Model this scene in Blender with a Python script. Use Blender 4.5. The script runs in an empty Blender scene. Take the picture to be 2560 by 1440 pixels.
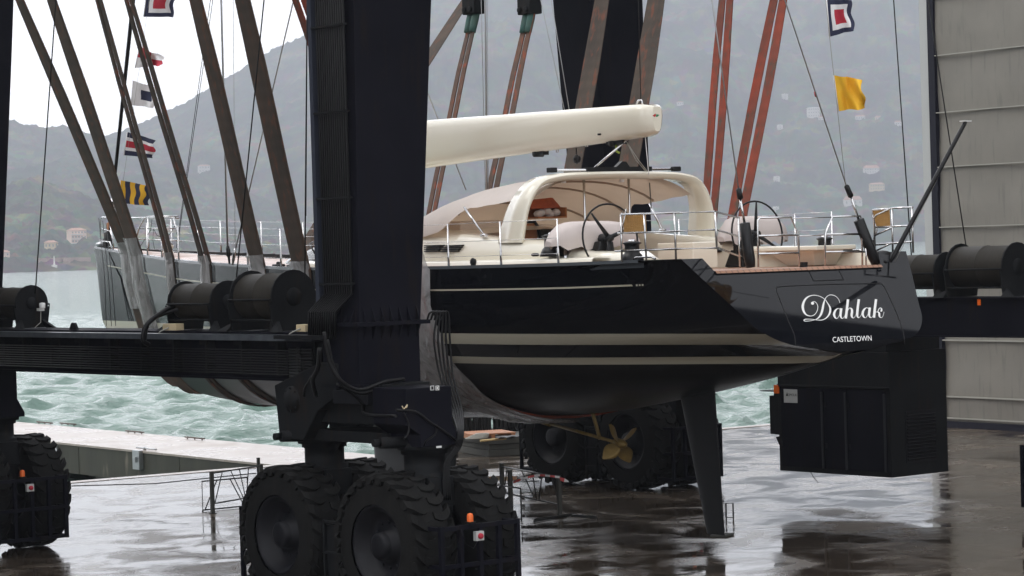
import bpy, math, random
import numpy as np
from mathutils import Vector
random.seed(7)
sc = bpy.context.scene
COL = sc.collection
PI = math.pi
# ------------------------------------------------------------------ camera
FPX, YAW, ROLL, CH = 6500., math.radians(34.6), math.atan(.030), 5.2
PITCH = math.atan(98/6500)
R0 = Vector((math.cos(YAW), -math.sin(YAW), 0))
FW = Vector((math.sin(YAW)*math.cos(PITCH), math.cos(YAW)*math.cos(PITCH), -math.sin(PITCH)))
U0 = Vector((math.sin(YAW)*math.sin(PITCH), math.cos(YAW)*math.sin(PITCH), math.cos(PITCH)))
RT = R0*math.cos(ROLL) - U0*math.sin(ROLL)
UP = U0*math.cos(ROLL) + R0*math.sin(ROLL)
CAM = Vector((0, 0, CH))
def ray(px, py): return FW + RT*((px-1280)/FPX) + UP*((720-py)/FPX)
def at(px, py, ax, val):
    d = ray(px, py); i = 'xyz'.index(ax)
    return CAM + d*((val-CAM[i])/d[i])
def atp(px, py, P, n):
    d = ray(px, py); return CAM + d*((Vector(P)-CAM).dot(n)/d.dot(n))
def proj(p):
    q = Vector(p)-CAM; d = q.dot(FW)
    return 1280+FPX*q.dot(RT)/d, 720-FPX*q.dot(UP)/d
cd = bpy.data.cameras.new("Camera"); cam = bpy.data.objects.new("Camera", cd); COL.objects.link(cam)
from mathutils import Matrix
M = Matrix((RT, UP, -FW)).transposed().to_4x4(); M.translation = CAM
cam.matrix_world = M
cd.sensor_width = 36; cd.lens = FPX/2560*36; cd.clip_end = 20000; cd.clip_start = .5
sc.camera = cam
# ------------------------------------------------------------------ materials
def nodes(m):
    m.use_nodes = True; nt = m.node_tree; b = nt.nodes.get('Principled BSDF')
    return nt, b
def mat(name, col, rough=.5, metal=0, coat=0, spec=.5, col2=None, nscale=3, namt=1., bump=0, bscale=20, rvar=0, stretch=None, alpha=1, detail=5):
    m = bpy.data.materials.new(name); nt, b = nodes(m); N = nt.nodes; L = nt.links
    b.inputs['Base Color'].default_value = (*col, 1); b.inputs['Roughness'].default_value = rough
    b.inputs['Metallic'].default_value = metal; b.inputs['Coat Weight'].default_value = coat
    b.inputs['Coat Roughness'].default_value = .04
    b.inputs['Specular IOR Level'].default_value = spec; b.inputs['Alpha'].default_value = alpha
    if col2 or bump or rvar:
        tc = N.new('ShaderNodeTexCoord'); mp = N.new('ShaderNodeMapping'); L.new(tc.outputs['Object'], mp.inputs[0])
        if stretch: mp.inputs['Scale'].default_value = stretch
    if col2 or rvar:
        n = N.new('ShaderNodeTexNoise'); n.inputs['Scale'].default_value = nscale; n.inputs['Detail'].default_value = detail
        L.new(mp.outputs[0], n.inputs['Vector'])
        r = N.new('ShaderNodeMapRange'); r.inputs[1].default_value = .5-.22*namt; r.inputs[2].default_value = .5+.22*namt
        L.new(n.outputs[0], r.inputs[0])
    if col2:
        x = N.new('ShaderNodeMix'); x.data_type = 'RGBA'; x.inputs[6].default_value = (*col, 1); x.inputs[7].default_value = (*col2, 1)
        L.new(r.outputs[0], x.inputs[0]); L.new(x.outputs[2], b.inputs['Base Color'])
    if rvar:
        rr = N.new('ShaderNodeMapRange'); rr.inputs[3].default_value = rough; rr.inputs[4].default_value = rough+rvar
        L.new(r.outputs[0], rr.inputs[0]); L.new(rr.outputs[0], b.inputs['Roughness'])
    if bump:
        n2 = N.new('ShaderNodeTexNoise'); n2.inputs['Scale'].default_value = bscale; n2.inputs['Detail'].default_value = 4
        L.new(mp.outputs[0], n2.inputs['Vector'])
        bp = N.new('ShaderNodeBump'); bp.inputs['Strength'].default_value = bump; bp.inputs['Distance'].default_value = .02
        L.new(n2.outputs[0], bp.inputs['Height']); L.new(bp.outputs[0], b.inputs['Normal'])
    return m
MT = {}
MT['navy'] = mat('navy_paint', (.0022, .0024, .0055), .55, spec=.06, col2=(.009, .009, .014), nscale=.8, bump=.15, bscale=3, rvar=.2)
MT['navy2'] = mat('dark_steel_paint', (.0032, .0038, .005), .55, spec=.13, col2=(.011, .012, .013), nscale=2, rvar=.2)
MT['rubber'] = mat('tyre_rubber', (.0045, .0045, .0045), .8, spec=.16, col2=(.0075, .0075, .007), nscale=6, bump=.2, bscale=30)
MT['rim'] = mat('rim_paint', (.004, .0045, .0065), .5, spec=.2, col2=(.0065, .0065, .009), nscale=5)
MT['hose'] = mat('hose_rubber', (.004, .004, .0045), .4, spec=.2)
MT['drum'] = mat('drum_rope_layers', (.030, .026, .020), .65, spec=.2, col2=(.018, .016, .013), nscale=8, stretch=(1, 12, 1))
MT['hull'] = mat('hull_gloss_paint', (.0035, .0040, .0058), .04, spec=.18, coat=0)
MT['stripe'] = mat('hull_stripe', (.50, .47, .37), .25)
MT['anti'] = mat('antifouling', (.0035, .0033, .003), .36, spec=.15, col2=(.006, .0055, .005), nscale=1.5)
MT['cream'] = mat('cream_gelcoat', (.80, .755, .63), .18, coat=.4)
MT['grey'] = mat('grey_toe_rail', (.09, .10, .11), .18, coat=.3)
MT['steel'] = mat('polished_steel', (.62, .62, .62), .16, metal=1)
MT['alloy'] = mat('dull_alloy', (.45, .46, .47), .35, metal=.8)
MT['black'] = mat('black_plastic', (.006, .006, .0065), .4, spec=.3)
MT['carbon'] = mat('carbon_fibre', (.006, .006, .007), .3, spec=.3)
MT['canvas'] = mat('pinkish_canvas', (.62, .55, .52), .8, col2=(.55, .48, .45), nscale=2, bump=.35, bscale=2.5)
def translucent(nm, col, col2):
    m = mat(nm, col, .85, col2=col2, nscale=2, bump=.35, bscale=2.5); nt = m.node_tree; b = nt.nodes['Principled BSDF']
    t = nt.nodes.new('ShaderNodeBsdfTranslucent'); t.inputs[0].default_value = (.58, .43, .31, 1); x = nt.nodes.new('ShaderNodeMixShader'); x.inputs[0].default_value = .30
    out = [n for n in nt.nodes if n.type == 'OUTPUT_MATERIAL'][0]
    nt.links.new(b.outputs[0], x.inputs[1]); nt.links.new(t.outputs[0], x.inputs[2]); nt.links.new(x.outputs[0], out.inputs[0]); return m
MT['canopy'] = translucent('canopy_canvas', (.78, .72, .67), (.70, .64, .595))
MT['liner'] = mat('beige_liner', (.60, .50, .42), .8, bump=.3, bscale=2.5)
MT['wrap'] = None
MT['white'] = mat('white_paint', (.78, .78, .76), .4)
MT['red'] = mat('red_cloth', (.42, .02, .04), .8)
MT['blue'] = mat('navy_cloth', (.018, .022, .055), .8)
MT['cloth'] = mat('white_cloth', (.75, .74, .74), .8)
MT['yellow'] = mat('yellow_cloth', (.75, .42, .02), .8)
MT['orange'] = mat('orange_plastic', (.75, .13, .01), .35)
MT['orangebag'] = mat('orange_bag', (.45, .09, .02), .6, col2=(.3, .06, .02), nscale=9)
MT['wood'] = mat('timber', (.46, .19, .075), .6, col2=(.30, .12, .05), nscale=3, stretch=(1, 8, 1))
MT['cane'] = mat('woven_cane', (.50, .28, .09), .6)
MT['bronze'] = mat('bronze', (.26, .17, .045), .5, metal=.4, col2=(.15, .10, .03), nscale=6)
MT['foil'] = mat('foil_grey', (.010, .0105, .0115), .5, spec=.25, col2=(.016, .016, .017), nscale=1.2, rvar=.1)
MT['conc'] = mat('old_concrete', (.075, .075, .065), .8, col2=(.045, .045, .04), nscale=2.5, bump=.5, bscale=8)
MT['door'] = mat('fabric_door', (.225, .210, .180), .6, col2=(.195, .182, .158), nscale=1.1, bump=.25, bscale=1.2)
MT['seam'] = mat('pale_seam', (.34, .33, .29), .6)
MT['plum'] = mat('dark_column_paint', (.008, .008, .016), .5, spec=.2)
MT['lgrey'] = mat('light_grey_steel', (.45, .46, .45), .5)
MT['shed'] = mat('dark_shed_cladding', (.012, .012, .012), .8)
MT['tape'] = mat('barrier_tape', (.55, .06, .06), .5)
MT['glass'] = mat('smoked_glass', (.05, .055, .06), .08, coat=.3)
MT['rope'] = mat('rope_grey', (.35, .34, .30), .8)
MT['beige'] = mat('beige_box', (.55, .45, .28), .5)
MT['cable'] = mat('black_cable', (.006, .006, .006), .5)
MT['green'] = mat('lime_strap', (.35, .45, .05), .6)
def sling_mat(name, c1, c2, c3, s=2.2):
    m = mat(name, c1, .85, col2=c2, nscale=s, namt=.9, bump=.4, bscale=9, stretch=(1, 1, .35))
    nt, b = nodes(m); N = nt.nodes; L = nt.links
    tc = N.new('ShaderNodeTexCoord'); n = N.new('ShaderNodeTexNoise'); n.inputs['Scale'].default_value = 7
    mp = N.new('ShaderNodeMapping'); mp.inputs['Scale'].default_value = (1, 1, .5)
    L.new(tc.outputs['Object'], mp.inputs[0]); L.new(mp.outputs[0], n.inputs['Vector'])
    r = N.new('ShaderNodeMapRange'); r.inputs[1].default_value = .55; r.inputs[2].default_value = .7
    L.new(n.outputs[0], r.inputs[0])
    src = b.inputs['Base Color'].links[0].from_socket
    x = N.new('ShaderNodeMix'); x.data_type = 'RGBA'; x.inputs[7].default_value = (*c3, 1)
    L.new(src, x.inputs[6]); L.new(r.outputs[0], x.inputs[0])
    # woven cross bars
    w = N.new('ShaderNodeTexWave'); w.bands_direction = 'Z'; w.inputs['Scale'].default_value = 1.3; w.inputs['Distortion'].default_value = 2.5
    L.new(tc.outputs['Object'], w.inputs['Vector'])
    x2 = N.new('ShaderNodeMix'); x2.data_type = 'RGBA'; x2.blend_type = 'MULTIPLY'; x2.inputs[0].default_value = .12
    L.new(x.outputs[2], x2.inputs[6]); L.new(w.outputs['Color'], x2.inputs[7])
    L.new(x2.outputs[2], b.inputs['Base Color']); return m
MT['sl_brown'] = sling_mat('worn_brown_webbing', (.085, .055, .037), (.050, .037, .027), (.12, .05, .027))
MT['sl_grey'] = sling_mat('grey_brown_webbing', (.090, .068, .050), (.055, .042, .033), (.17, .062, .036))
MT['sl_red'] = sling_mat('orange_red_webbing', (.30, .045, .018), (.15, .045, .028), (.09, .065, .045), 2.6)
MT['sl_mix'] = sling_mat('rusty_webbing', (.16, .075, .045), (.095, .07, .055), (.30, .07, .03), 1.6)
MT['teal'] = mat('teal_sleeve', (.03, .12, .11), .7, col2=(.05, .09, .07))
# plastic film
m = bpy.data.materials.new('plastic_film'); nt, b = nodes(m); N = nt.nodes; L = nt.links
b.inputs['Base Color'].default_value = (.40, .39, .39, 1); b.inputs['Roughness'].default_value = .22
b.inputs['Transmission Weight'].default_value = .0
tc = N.new('ShaderNodeTexCoord'); n = N.new('ShaderNodeTexNoise'); n.inputs['Scale'].default_value = 3.2; n.inputs['Detail'].default_value = 6
n.inputs['Distortion'].default_value = 1.5
mp = N.new('ShaderNodeMapping'); mp.inputs['Scale'].default_value = (1, 1, .45); L.new(tc.outputs['Object'], mp.inputs[0]); L.new(mp.outputs[0], n.inputs['Vector'])
bp = N.new('ShaderNodeBump'); bp.inputs['Strength'].default_value = 1; bp.inputs['Distance'].default_value = .12
L.new(n.outputs[0], bp.inputs['Height']); L.new(bp.outputs[0], b.inputs['Normal'])
r = N.new('ShaderNodeMapRange'); r.inputs[1].default_value = .35; r.inputs[2].default_value = .7; r.inputs[3].default_value = .52; r.inputs[4].default_value = .86
L.new(n.outputs[0], r.inputs[0]); L.new(r.outputs[0], b.inputs['Alpha'])
MT['wrap'] = m
# wet concrete apron
def ground_mat():
    m = bpy.data.materials.new('wet_concrete'); nt, b = nodes(m); N = nt.nodes; L = nt.links
    tc = N.new('ShaderNodeTexCoord')
    def noise(sc_, det, st=(1, 1, 1), dist=0):
        mp = N.new('ShaderNodeMapping'); mp.inputs['Scale'].default_value = st; L.new(tc.outputs['Object'], mp.inputs[0])
        n = N.new('ShaderNodeTexNoise'); n.inputs['Scale'].default_value = sc_; n.inputs['Detail'].default_value = det
        n.inputs['Distortion'].default_value = dist; L.new(mp.outputs[0], n.inputs['Vector']); return n.outputs[0]
    def mr(s, a, b_, c=0, d=1):
        r = N.new('ShaderNodeMapRange'); r.inputs[1].default_value = a; r.inputs[2].default_value = b_
        r.inputs[3].default_value = c; r.inputs[4].default_value = d; L.new(s, r.inputs[0]); return r.outputs[0]
    wet = mr(noise(.75, 10, dist=.8), .38, .60)
    col = mr(noise(.35, 8), .35, .65)
    x = N.new('ShaderNodeMix'); x.data_type = 'RGBA'; x.inputs[6].default_value = (.115, .090, .066, 1); x.inputs[7].default_value = (.065, .050, .037, 1)
    L.new(col, x.inputs[0])
    x2 = N.new('ShaderNodeMix'); x2.data_type = 'RGBA'; x2.blend_type = 'MULTIPLY'; x2.inputs[7].default_value = (.55, .54, .53, 1)
    L.new(wet, x2.inputs[0]); L.new(x.outputs[2], x2.inputs[6])
    # slab joints
    bk = N.new('ShaderNodeTexBrick'); bk.inputs['Scale'].default_value = 1; bk.offset = 0
    bk.inputs['Brick Width'].default_value = 5; bk.inputs['Row Height'].default_value = 5; bk.inputs['Mortar Size'].default_value = .02
    bk.inputs['Color1'].default_value = bk.inputs['Color2'].default_value = (1, 1, 1, 1); bk.inputs['Mortar'].default_value = (.18, .17, .15, 1)
    L.new(tc.outputs['Object'], bk.inputs['Vector'])
    x3 = N.new('ShaderNodeMix'); x3.data_type = 'RGBA'; x3.blend_type = 'MULTIPLY'; x3.inputs[0].default_value = 1
    L.new(x2.outputs[2], x3.inputs[6]); L.new(bk.outputs[0], x3.inputs[7]); L.new(x3.outputs[2], b.inputs['Base Color'])
    L.new(mr(wet, 0, 1, .30, .04), b.inputs['Roughness'])
    b.inputs['Specular IOR Level'].default_value = .55
    bp = N.new('ShaderNodeBump'); bp.inputs['Distance'].default_value = .02
    L.new(mr(wet, 0, 1, .5, .03), bp.inputs['Strength']); L.new(noise(3.5, 6), bp.inputs['Height'])
    bp2 = N.new('ShaderNodeBump'); bp2.inputs['Distance'].default_value = .04; bp2.inputs['Strength'].default_value = .12
    L.new(noise(.9, 3), bp2.inputs['Height']); L.new(bp.outputs[0], bp2.inputs['Normal']); L.new(bp2.outputs[0], b.inputs['Normal'])
    return m
def wear(m, c):
    nt, b = nodes(m); N = nt.nodes; L = nt.links; tc = N.new('ShaderNodeTexCoord'); mp = N.new('ShaderNodeMapping'); mp.inputs['Scale'].default_value = (3, 3, .35)
    L.new(tc.outputs['Object'], mp.inputs[0]); n = N.new('ShaderNodeTexNoise'); n.inputs['Scale'].default_value = 2.5; n.inputs['Detail'].default_value = 8; L.new(mp.outputs[0], n.inputs['Vector'])
    r = N.new('ShaderNodeMapRange'); r.inputs[1].default_value = .56; r.inputs[2].default_value = .74; r.inputs[4].default_value = .8; L.new(n.outputs[0], r.inputs[0])
    x = N.new('ShaderNodeMix'); x.data_type = 'RGBA'; x.inputs[7].default_value = (*c, 1); L.new(b.inputs['Base Color'].links[0].from_socket, x.inputs[6]); L.new(r.outputs[0], x.inputs[0]); L.new(x.outputs[2], b.inputs['Base Color'])
wear(MT['navy'], (.012, .009, .008)); wear(MT['navy2'], (.020, .014, .010)); wear(MT['anti'], (.014, .013, .011)); wear(MT['door'], (.155, .148, .128)); wear(MT['rubber'], (.012, .011, .010))
MT['ground'] = ground_mat()
MT['pier'] = mat('pale_wet_concrete', (.36, .31, .27), .18, col2=(.28, .23, .19), nscale=.6, bump=.4, bscale=5, rvar=.25)
def wall_mat():
    m = mat('mossy_quay_wall', (.045, .045, .030), .7, col2=(.028, .028, .020), nscale=1.5, stretch=(1, 1, .25), bump=.5, bscale=6)
    nt, b = nodes(m); N = nt.nodes; L = nt.links
    tc = N.new('ShaderNodeTexCoord'); mp = N.new('ShaderNodeMapping'); mp.inputs['Scale'].default_value = (1, .8, .25); L.new(tc.outputs['Object'], mp.inputs[0])
    n = N.new('ShaderNodeTexNoise'); n.inputs['Scale'].default_value = 2.2; n.inputs['Detail'].default_value = 8; L.new(mp.outputs[0], n.inputs['Vector'])
    r = N.new('ShaderNodeMapRange'); r.inputs[1].default_value = .6; r.inputs[2].default_value = .72; L.new(n.outputs[0], r.inputs[0])
    x = N.new('ShaderNodeMix'); x.data_type = 'RGBA'; x.inputs[7].default_value = (.15, .13, .10, 1)
    L.new(b.inputs['Base Color'].links[0].from_socket, x.inputs[6]); L.new(r.outputs[0], x.inputs[0]); L.new(x.outputs[2], b.inputs['Base Color'])
    return m
MT['qwall'] = wall_mat()
def teak_mat():
    m = mat('wet_teak', (.42, .23, .145), .22, col2=(.30, .15, .09), nscale=1.2, rvar=.25)
    nt, b = nodes(m); N = nt.nodes; L = nt.links
    tc = N.new('ShaderNodeTexCoord'); w = N.new('ShaderNodeTexWave'); w.bands_direction = 'X'; w.inputs['Scale'].default_value = 2.6
    L.new(tc.outputs['Object'], w.inputs['Vector']); r = N.new('ShaderNodeMapRange'); r.inputs[1].default_value = 0; r.inputs[2].default_value = .15
    r.inputs[3].default_value = .35; L.new(w.outputs['Fac'], r.inputs[0])
    x = N.new('ShaderNodeMix'); x.data_type = 'RGBA'; x.blend_type = 'MULTIPLY'; x.inputs[0].default_value = 1
    L.new(b.inputs['Base Color'].links[0].from_socket, x.inputs[6]); L.new(r.outputs[0], x.inputs[7]); L.new(x.outputs[2], b.inputs['Base Color']); return m
MT['teak'] = teak_mat()
def water_mat():
    m = bpy.data.materials.new('turquoise_sea'); nt, b = nodes(m); N = nt.nodes; L = nt.links
    b.inputs['Roughness'].default_value = .09; b.inputs['IOR'].default_value = 1.33
    tc = N.new('ShaderNodeTexCoord')
    n = N.new('ShaderNodeTexNoise'); n.inputs['Scale'].default_value = .02; n.inputs['Detail'].default_value = 3; L.new(tc.outputs['Object'], n.inputs['Vector'])
    x = N.new('ShaderNodeMix'); x.data_type = 'RGBA'; x.inputs[6].default_value = (.10, .170, .138, 1); x.inputs[7].default_value = (.15, .235, .195, 1)
    L.new(n.outputs[0], x.inputs[0])
    f = N.new('ShaderNodeTexNoise'); f.inputs['Scale'].default_value = .16; f.inputs['Detail'].default_value = 9; f.inputs['Roughness'].default_value = .72
    mp = N.new('ShaderNodeMapping'); mp.inputs['Rotation'].default_value = (0, 0, YAW); mp.inputs['Scale'].default_value = (.6, 1, 1)
    L.new(tc.outputs['Object'], mp.inputs[0]); L.new(mp.outputs[0], f.inputs['Vector'])
    r = N.new('ShaderNodeMapRange'); r.inputs[1].default_value = .665; r.inputs[2].default_value = .72; L.new(f.outputs[0], r.inputs[0])
    x2 = N.new('ShaderNodeMix'); x2.data_type = 'RGBA'; x2.inputs[7].default_value = (.75, .8, .8, 1); L.new(r.outputs[0], x2.inputs[0])
    L.new(x.outputs[2], x2.inputs[6]); L.new(x2.outputs[2], b.inputs['Base Color'])
    n3 = N.new('ShaderNodeTexNoise'); n3.inputs['Scale'].default_value = 1.9; n3.inputs['Detail'].default_value = 6; n3.inputs['Roughness'].default_value = .6; n3.inputs['Distortion'].default_value = .4
    L.new(mp.outputs[0], n3.inputs['Vector'])
    bp = N.new('ShaderNodeBump'); bp.inputs['Distance'].default_value = .35; bp.inputs['Strength'].default_value = .8
    L.new(n3.outputs[0], bp.inputs['Height']); L.new(bp.outputs[0], b.inputs['Normal'])
    return m
MT['water'] = water_mat()
def forest_mat():
    m = bpy.data.materials.new('hillside_forest'); nt, b = nodes(m); N = nt.nodes; L = nt.links
    b.inputs['Roughness'].default_value = .95; b.inputs['Specular IOR Level'].default_value = .1
    tc = N.new('ShaderNodeTexCoord')
    n = N.new('ShaderNodeTexNoise'); n.inputs['Scale'].default_value = .012; n.inputs['Detail'].default_value = 8; n.inputs['Roughness'].default_value = .65; L.new(tc.outputs['Object'], n.inputs['Vector'])
    r = N.new('ShaderNodeValToRGB'); e = r.color_ramp.elements
    e[0].position = .36; e[0].color = (.03, .045, .024, 1); e[1].position = .66; e[1].color = (.26, .25, .14, 1)
    k = r.color_ramp.elements.new(.5); k.color = (.075, .095, .05, 1)
    L.new(n.outputs[0], r.inputs[0])
    v = N.new('ShaderNodeTexVoronoi'); v.inputs['Scale'].default_value = .085; L.new(tc.outputs['Object'], v.inputs['Vector'])
    x = N.new('ShaderNodeMix'); x.data_type = 'RGBA'; x.blend_type = 'MULTIPLY'; x.inputs[0].default_value = .85
    L.new(r.outputs[0], x.inputs[6]); L.new(v.outputs['Color'], x.inputs[7]); L.new(x.outputs[2], b.inputs['Base Color'])
    return m
MT['forest'] = forest_mat()
# ------------------------------------------------------------------ object helpers
ORG = {}
def tag(o, label=None, cat=None, group=None, kind=None):
    if label: o['label'] = label
    if cat: o['category'] = cat
    if group: o['group'] = group
    if kind: o['kind'] = kind
    return o
def thing(name, label, cat, loc, group=None):
    o = bpy.data.objects.new(name, None); COL.objects.link(o); o.location = loc; ORG[o] = Vector(loc)
    o.empty_display_size = .3
    return tag(o, label, cat, group)
def rotm(ax, ang): return Matrix.Rotation(ang, 3, ax)
class MB:
    def __init__(s): s.v = []; s.f = []; s.m = []; s.s = []
    def add(s, vs, fs, mi=0, sm=False):
        n = len(s.v); s.v += [tuple(v) for v in vs]
        for f in fs: s.f.append([i+n for i in f]); s.m.append(mi); s.s.append(sm)
        return s
    def box(s, a, b, mi=0, rot=None, piv=None):
        x0, y0, z0 = a; x1, y1, z1 = b
        vs = [Vector(p) for p in ((x0, y0, z0), (x1, y0, z0), (x1, y1, z0), (x0, y1, z0), (x0, y0, z1), (x1, y0, z1), (x1, y1, z1), (x0, y1, z1))]
        if rot is not None:
            c = Vector(piv) if piv is not None else (Vector(a)+Vector(b))/2
            vs = [rot@(v-c)+c for v in vs]
        return s.add(vs, [(0, 3, 2, 1), (4, 5, 6, 7), (0, 1, 5, 4), (1, 2, 6, 5), (2, 3, 7, 6), (3, 0, 4, 7)], mi)
    def hexa(s, bot, top, mi=0):
        n = len(bot)
        return s.add(list(bot)+list(top), [tuple(range(n-1, -1, -1)), tuple(range(n, 2*n))]+[(i, (i+1) % n, (i+1) % n+n, i+n) for i in range(n)], mi)
    def prism(s, poly, vec, mi=0):
        vec = Vector(vec); p = [Vector(q) for q in poly]
        return s.hexa(p, [q+vec for q in p], mi)
    def tube(s, pts, r, n=8, mi=0, caps=True, closed=False):
        P = [Vector(p) for p in pts]; rr = r if isinstance(r, (list, tuple)) else [r]*len(P)
        vs = []; prev = None; K = len(P)
        for i, p in enumerate(P):
            a = P[(i-1) % K] if (closed or i) else P[0]; b = P[(i+1) % K] if (closed or i < K-1) else P[-1]
            t = (b-a).normalized()
            if prev is None:
                u = t.cross(Vector((0, 0, 1)));
                if u.length < .05: u = t.cross(Vector((1, 0, 0)))
            else: u = prev - t*prev.dot(t)
            u.normalize(); prev = u; w = t.cross(u)
            for k in range(n):
                an = 2*PI*k/n; vs.append(p+(u*math.cos(an)+w*math.sin(an))*rr[i])
        fs = []
        for i in range(K if closed else K-1):
            j = (i+1) % K
            for k in range(n): fs.append((i*n+k, i*n+(k+1) % n, j*n+(k+1) % n, j*n+k))
        s.add(vs, fs, mi, True)
        if caps and not closed:
            m0 = len(s.v)-len(vs)
            s.f.append([m0+k for k in range(n-1, -1, -1)]); s.m.append(mi); s.s.append(False)
            s.f.append([m0+(K-1)*n+k for k in range(n)]); s.m.append(mi); s.s.append(False)
        return s
    def lathe(s, c, ax, prof, n=32, mi=0, sm=True, closed=False):
        c = Vector(c); ax = Vector(ax).normalized(); u = ax.cross(Vector((0, 0, 1)))
        if u.length < .05: u = ax.cross(Vector((1, 0, 0)))
        u.normalize(); w = ax.cross(u); vs = []
        for (a, r) in prof:
            for k in range(n):
                an = 2*PI*k/n; vs.append(c+ax*a+(u*math.cos(an)+w*math.sin(an))*r)
        K = len(prof); fs = []
        for i in range(K if closed else K-1):
            j = (i+1) % K
            for k in range(n): fs.append((i*n+k, i*n+(k+1) % n, j*n+(k+1) % n, j*n+k))
        return s.add(vs, fs, mi, sm)
    def cyl(s, p0, p1, r, n=20, mi=0, r1=None):
        p0 = Vector(p0); p1 = Vector(p1); return s.tube([p0, p1], [r, r if r1 is None else r1], n, mi)
    def grid(s, rows, mi=0, sm=True, mf=None, flip=False):
        n = len(rows[0]); vs = [p for r in rows for p in r]; base = len(s.v); s.v += [tuple(v) for v in vs]
        for i in range(len(rows)-1):
            for j in range(n-1):
                f = [i*n+j, i*n+j+1, (i+1)*n+j+1, (i+1)*n+j]
                if flip: f = f[::-1]
                s.f.append([q+base for q in f]); s.m.append(mf(i, j) if mf else mi); s.s.append(sm)
        return s
    def build(s, name, mats, parent=None, origin=None, bevel=0):
        if not isinstance(mats, (list, tuple)): mats = [mats]
        o_w = Vector(origin) if origin is not None else (ORG[parent] if parent is not None else Vector((0, 0, 0)))
        me = bpy.data.meshes.new(name)
        me.from_pydata([(v[0]-o_w.x, v[1]-o_w.y, v[2]-o_w.z) for v in s.v], [], s.f)
        for m_ in mats: me.materials.append(MT[m_] if isinstance(m_, str) else m_)
        me.polygons.foreach_set('material_index', s.m); me.polygons.foreach_set('use_smooth', s.s); me.update()
        o = bpy.data.objects.new(name, me); COL.objects.link(o); ORG[o] = o_w
        if parent is not None: o.parent = parent; o.location = o_w-ORG[parent]
        else: o.location = o_w
        if bevel:
            md = o.modifiers.new('bevel', 'BEVEL'); md.width = bevel; md.segments = 2; md.limit_method = 'ANGLE'
        return o
def copytree(o, parent, delta=(0, 0, 0)):
    c = o.copy(); COL.objects.link(c); ORG[c] = ORG[o]+Vector(delta)
    if parent is not None: c.parent = parent; c.location = ORG[c]-ORG[parent] if parent in ORG else o.location
    else: c.location = ORG[c]
    for ch in o.children:
        copytree(ch, c, delta)
    return c
def cr(pts, n=6):
    """catmull-rom through points (any dim)"""
    P = [np.array(p, float) for p in pts]; P = [2*P[0]-P[1]]+P+[2*P[-1]-P[-2]]; out = []
    for i in range(1, len(P)-2):
        for k in range(n):
            t = k/n; a, b, c, d = P[i-1], P[i], P[i+1], P[i+2]
            out.append(.5*((2*b)+(-a+c)*t+(2*a-5*b+4*c-d)*t*t+(-a+3*b-3*c+d)*t**3))
    out.append(P[-2]); return out
def tab(T, x):
    xs = [t[0] for t in T]; ys = [t[1] for t in T]
    if x <= xs[0]: return ys[0]
    if x >= xs[-1]: return ys[-1]
    i = max(j for j in range(len(xs)) if xs[j] <= x)
    if i == len(xs)-1: return ys[-1]
    h = xs[i+1]-xs[i]; t = (x-xs[i])/h
    def sl(k):
        if k == 0: return (ys[1]-ys[0])/(xs[1]-xs[0])
        if k == len(xs)-1: return (ys[-1]-ys[-2])/(xs[-1]-xs[-2])
        a = (ys[k]-ys[k-1])/(xs[k]-xs[k-1]); b = (ys[k+1]-ys[k])/(xs[k+1]-xs[k])
        return 0 if a*b <= 0 else 2*a*b/(a+b)
    m0, m1 = sl(i)*h, sl(i+1)*h
    return (2*t**3-3*t*t+1)*ys[i]+(t**3-2*t*t+t)*m0+(-2*t**3+3*t*t)*ys[i+1]+(t**3-t*t)*m1
def text_mesh(txt, size=1.):
    cu = bpy.data.curves.new('txt', 'FONT'); cu.body = txt; cu.size = size; ob = bpy.data.objects.new('txt', cu); COL.objects.link(ob)
    bpy.context.view_layer.update()
    me = bpy.data.meshes.new_from_object(ob.evaluated_get(bpy.context.evaluated_depsgraph_get()))
    vs = [tuple(v.co) for v in me.vertices]; fs = [tuple(p.vertices) for p in me.polygons]
    bpy.data.objects.remove(ob); bpy.data.meshes.remove(me)
    return vs, fs
HAZE_D = 0.0003
SKY_V = 10.5
# ================================================================== SETTING
# quay apron: one sheet with thickness at the water edge
QY = 56.6
b = MB()
b.add([(-400, -400, 0), (400, -400, 0), (400, QY, 0), (-400, QY, 0)], [(0, 1, 2, 3)])
o = b.build('quay_apron', 'ground'); tag(o, kind='structure')
b = MB(); b.add([(-400, QY, 0), (400, QY, 0), (400, QY, -3), (-400, QY, -3)], [(0, 1, 2, 3)])
b.box((-400, QY-.35, -.25), (400, QY+.02, .004)); o = b.build('quay_wall', 'qwall'); tag(o, kind='structure')
b = MB(); b.box((-400, QY-.38, -.2), (400, QY+.035, .012)); o = b.build('quay_edge', 'pier'); tag(o, kind='structure')
def pier(x0, x1, y1):
    b = MB(); b.box((x0, QY+.04, -.85), (x1, y1, 0), 1)
    b.add([(x0-.03, QY+.04, .006), (x1+.03, QY+.04, .006), (x1+.03, y1, .006), (x0-.03, y1, .006), (x0-.03, QY+.04, -.05), (x1+.03, QY+.04, -.05), (x1+.03, y1, -.05), (x0-.03, y1, -.05)],
          [(0, 1, 2, 3), (0, 4, 5, 1), (1, 5, 6, 2), (2, 6, 7, 3), (3, 7, 4, 0), (7, 6, 5, 4)], 0)
    y = QY+3.2
    while y < y1:
        b.box((x0+.06, y, -4), (x0+.5, y+1.1, -.85), 1); b.box((x1-.5, y, -4), (x1-.06, y+1.1, -.85), 1)
        b.box((x0-.012, y+2.0, -.85), (x0, y+2.03, -.05), 1)
        y += 6.2
    o = b.build('pier', ['pier', 'qwall']); tag(o, kind='structure'); return o
pier(31.75, 34.95, 120)
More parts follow.
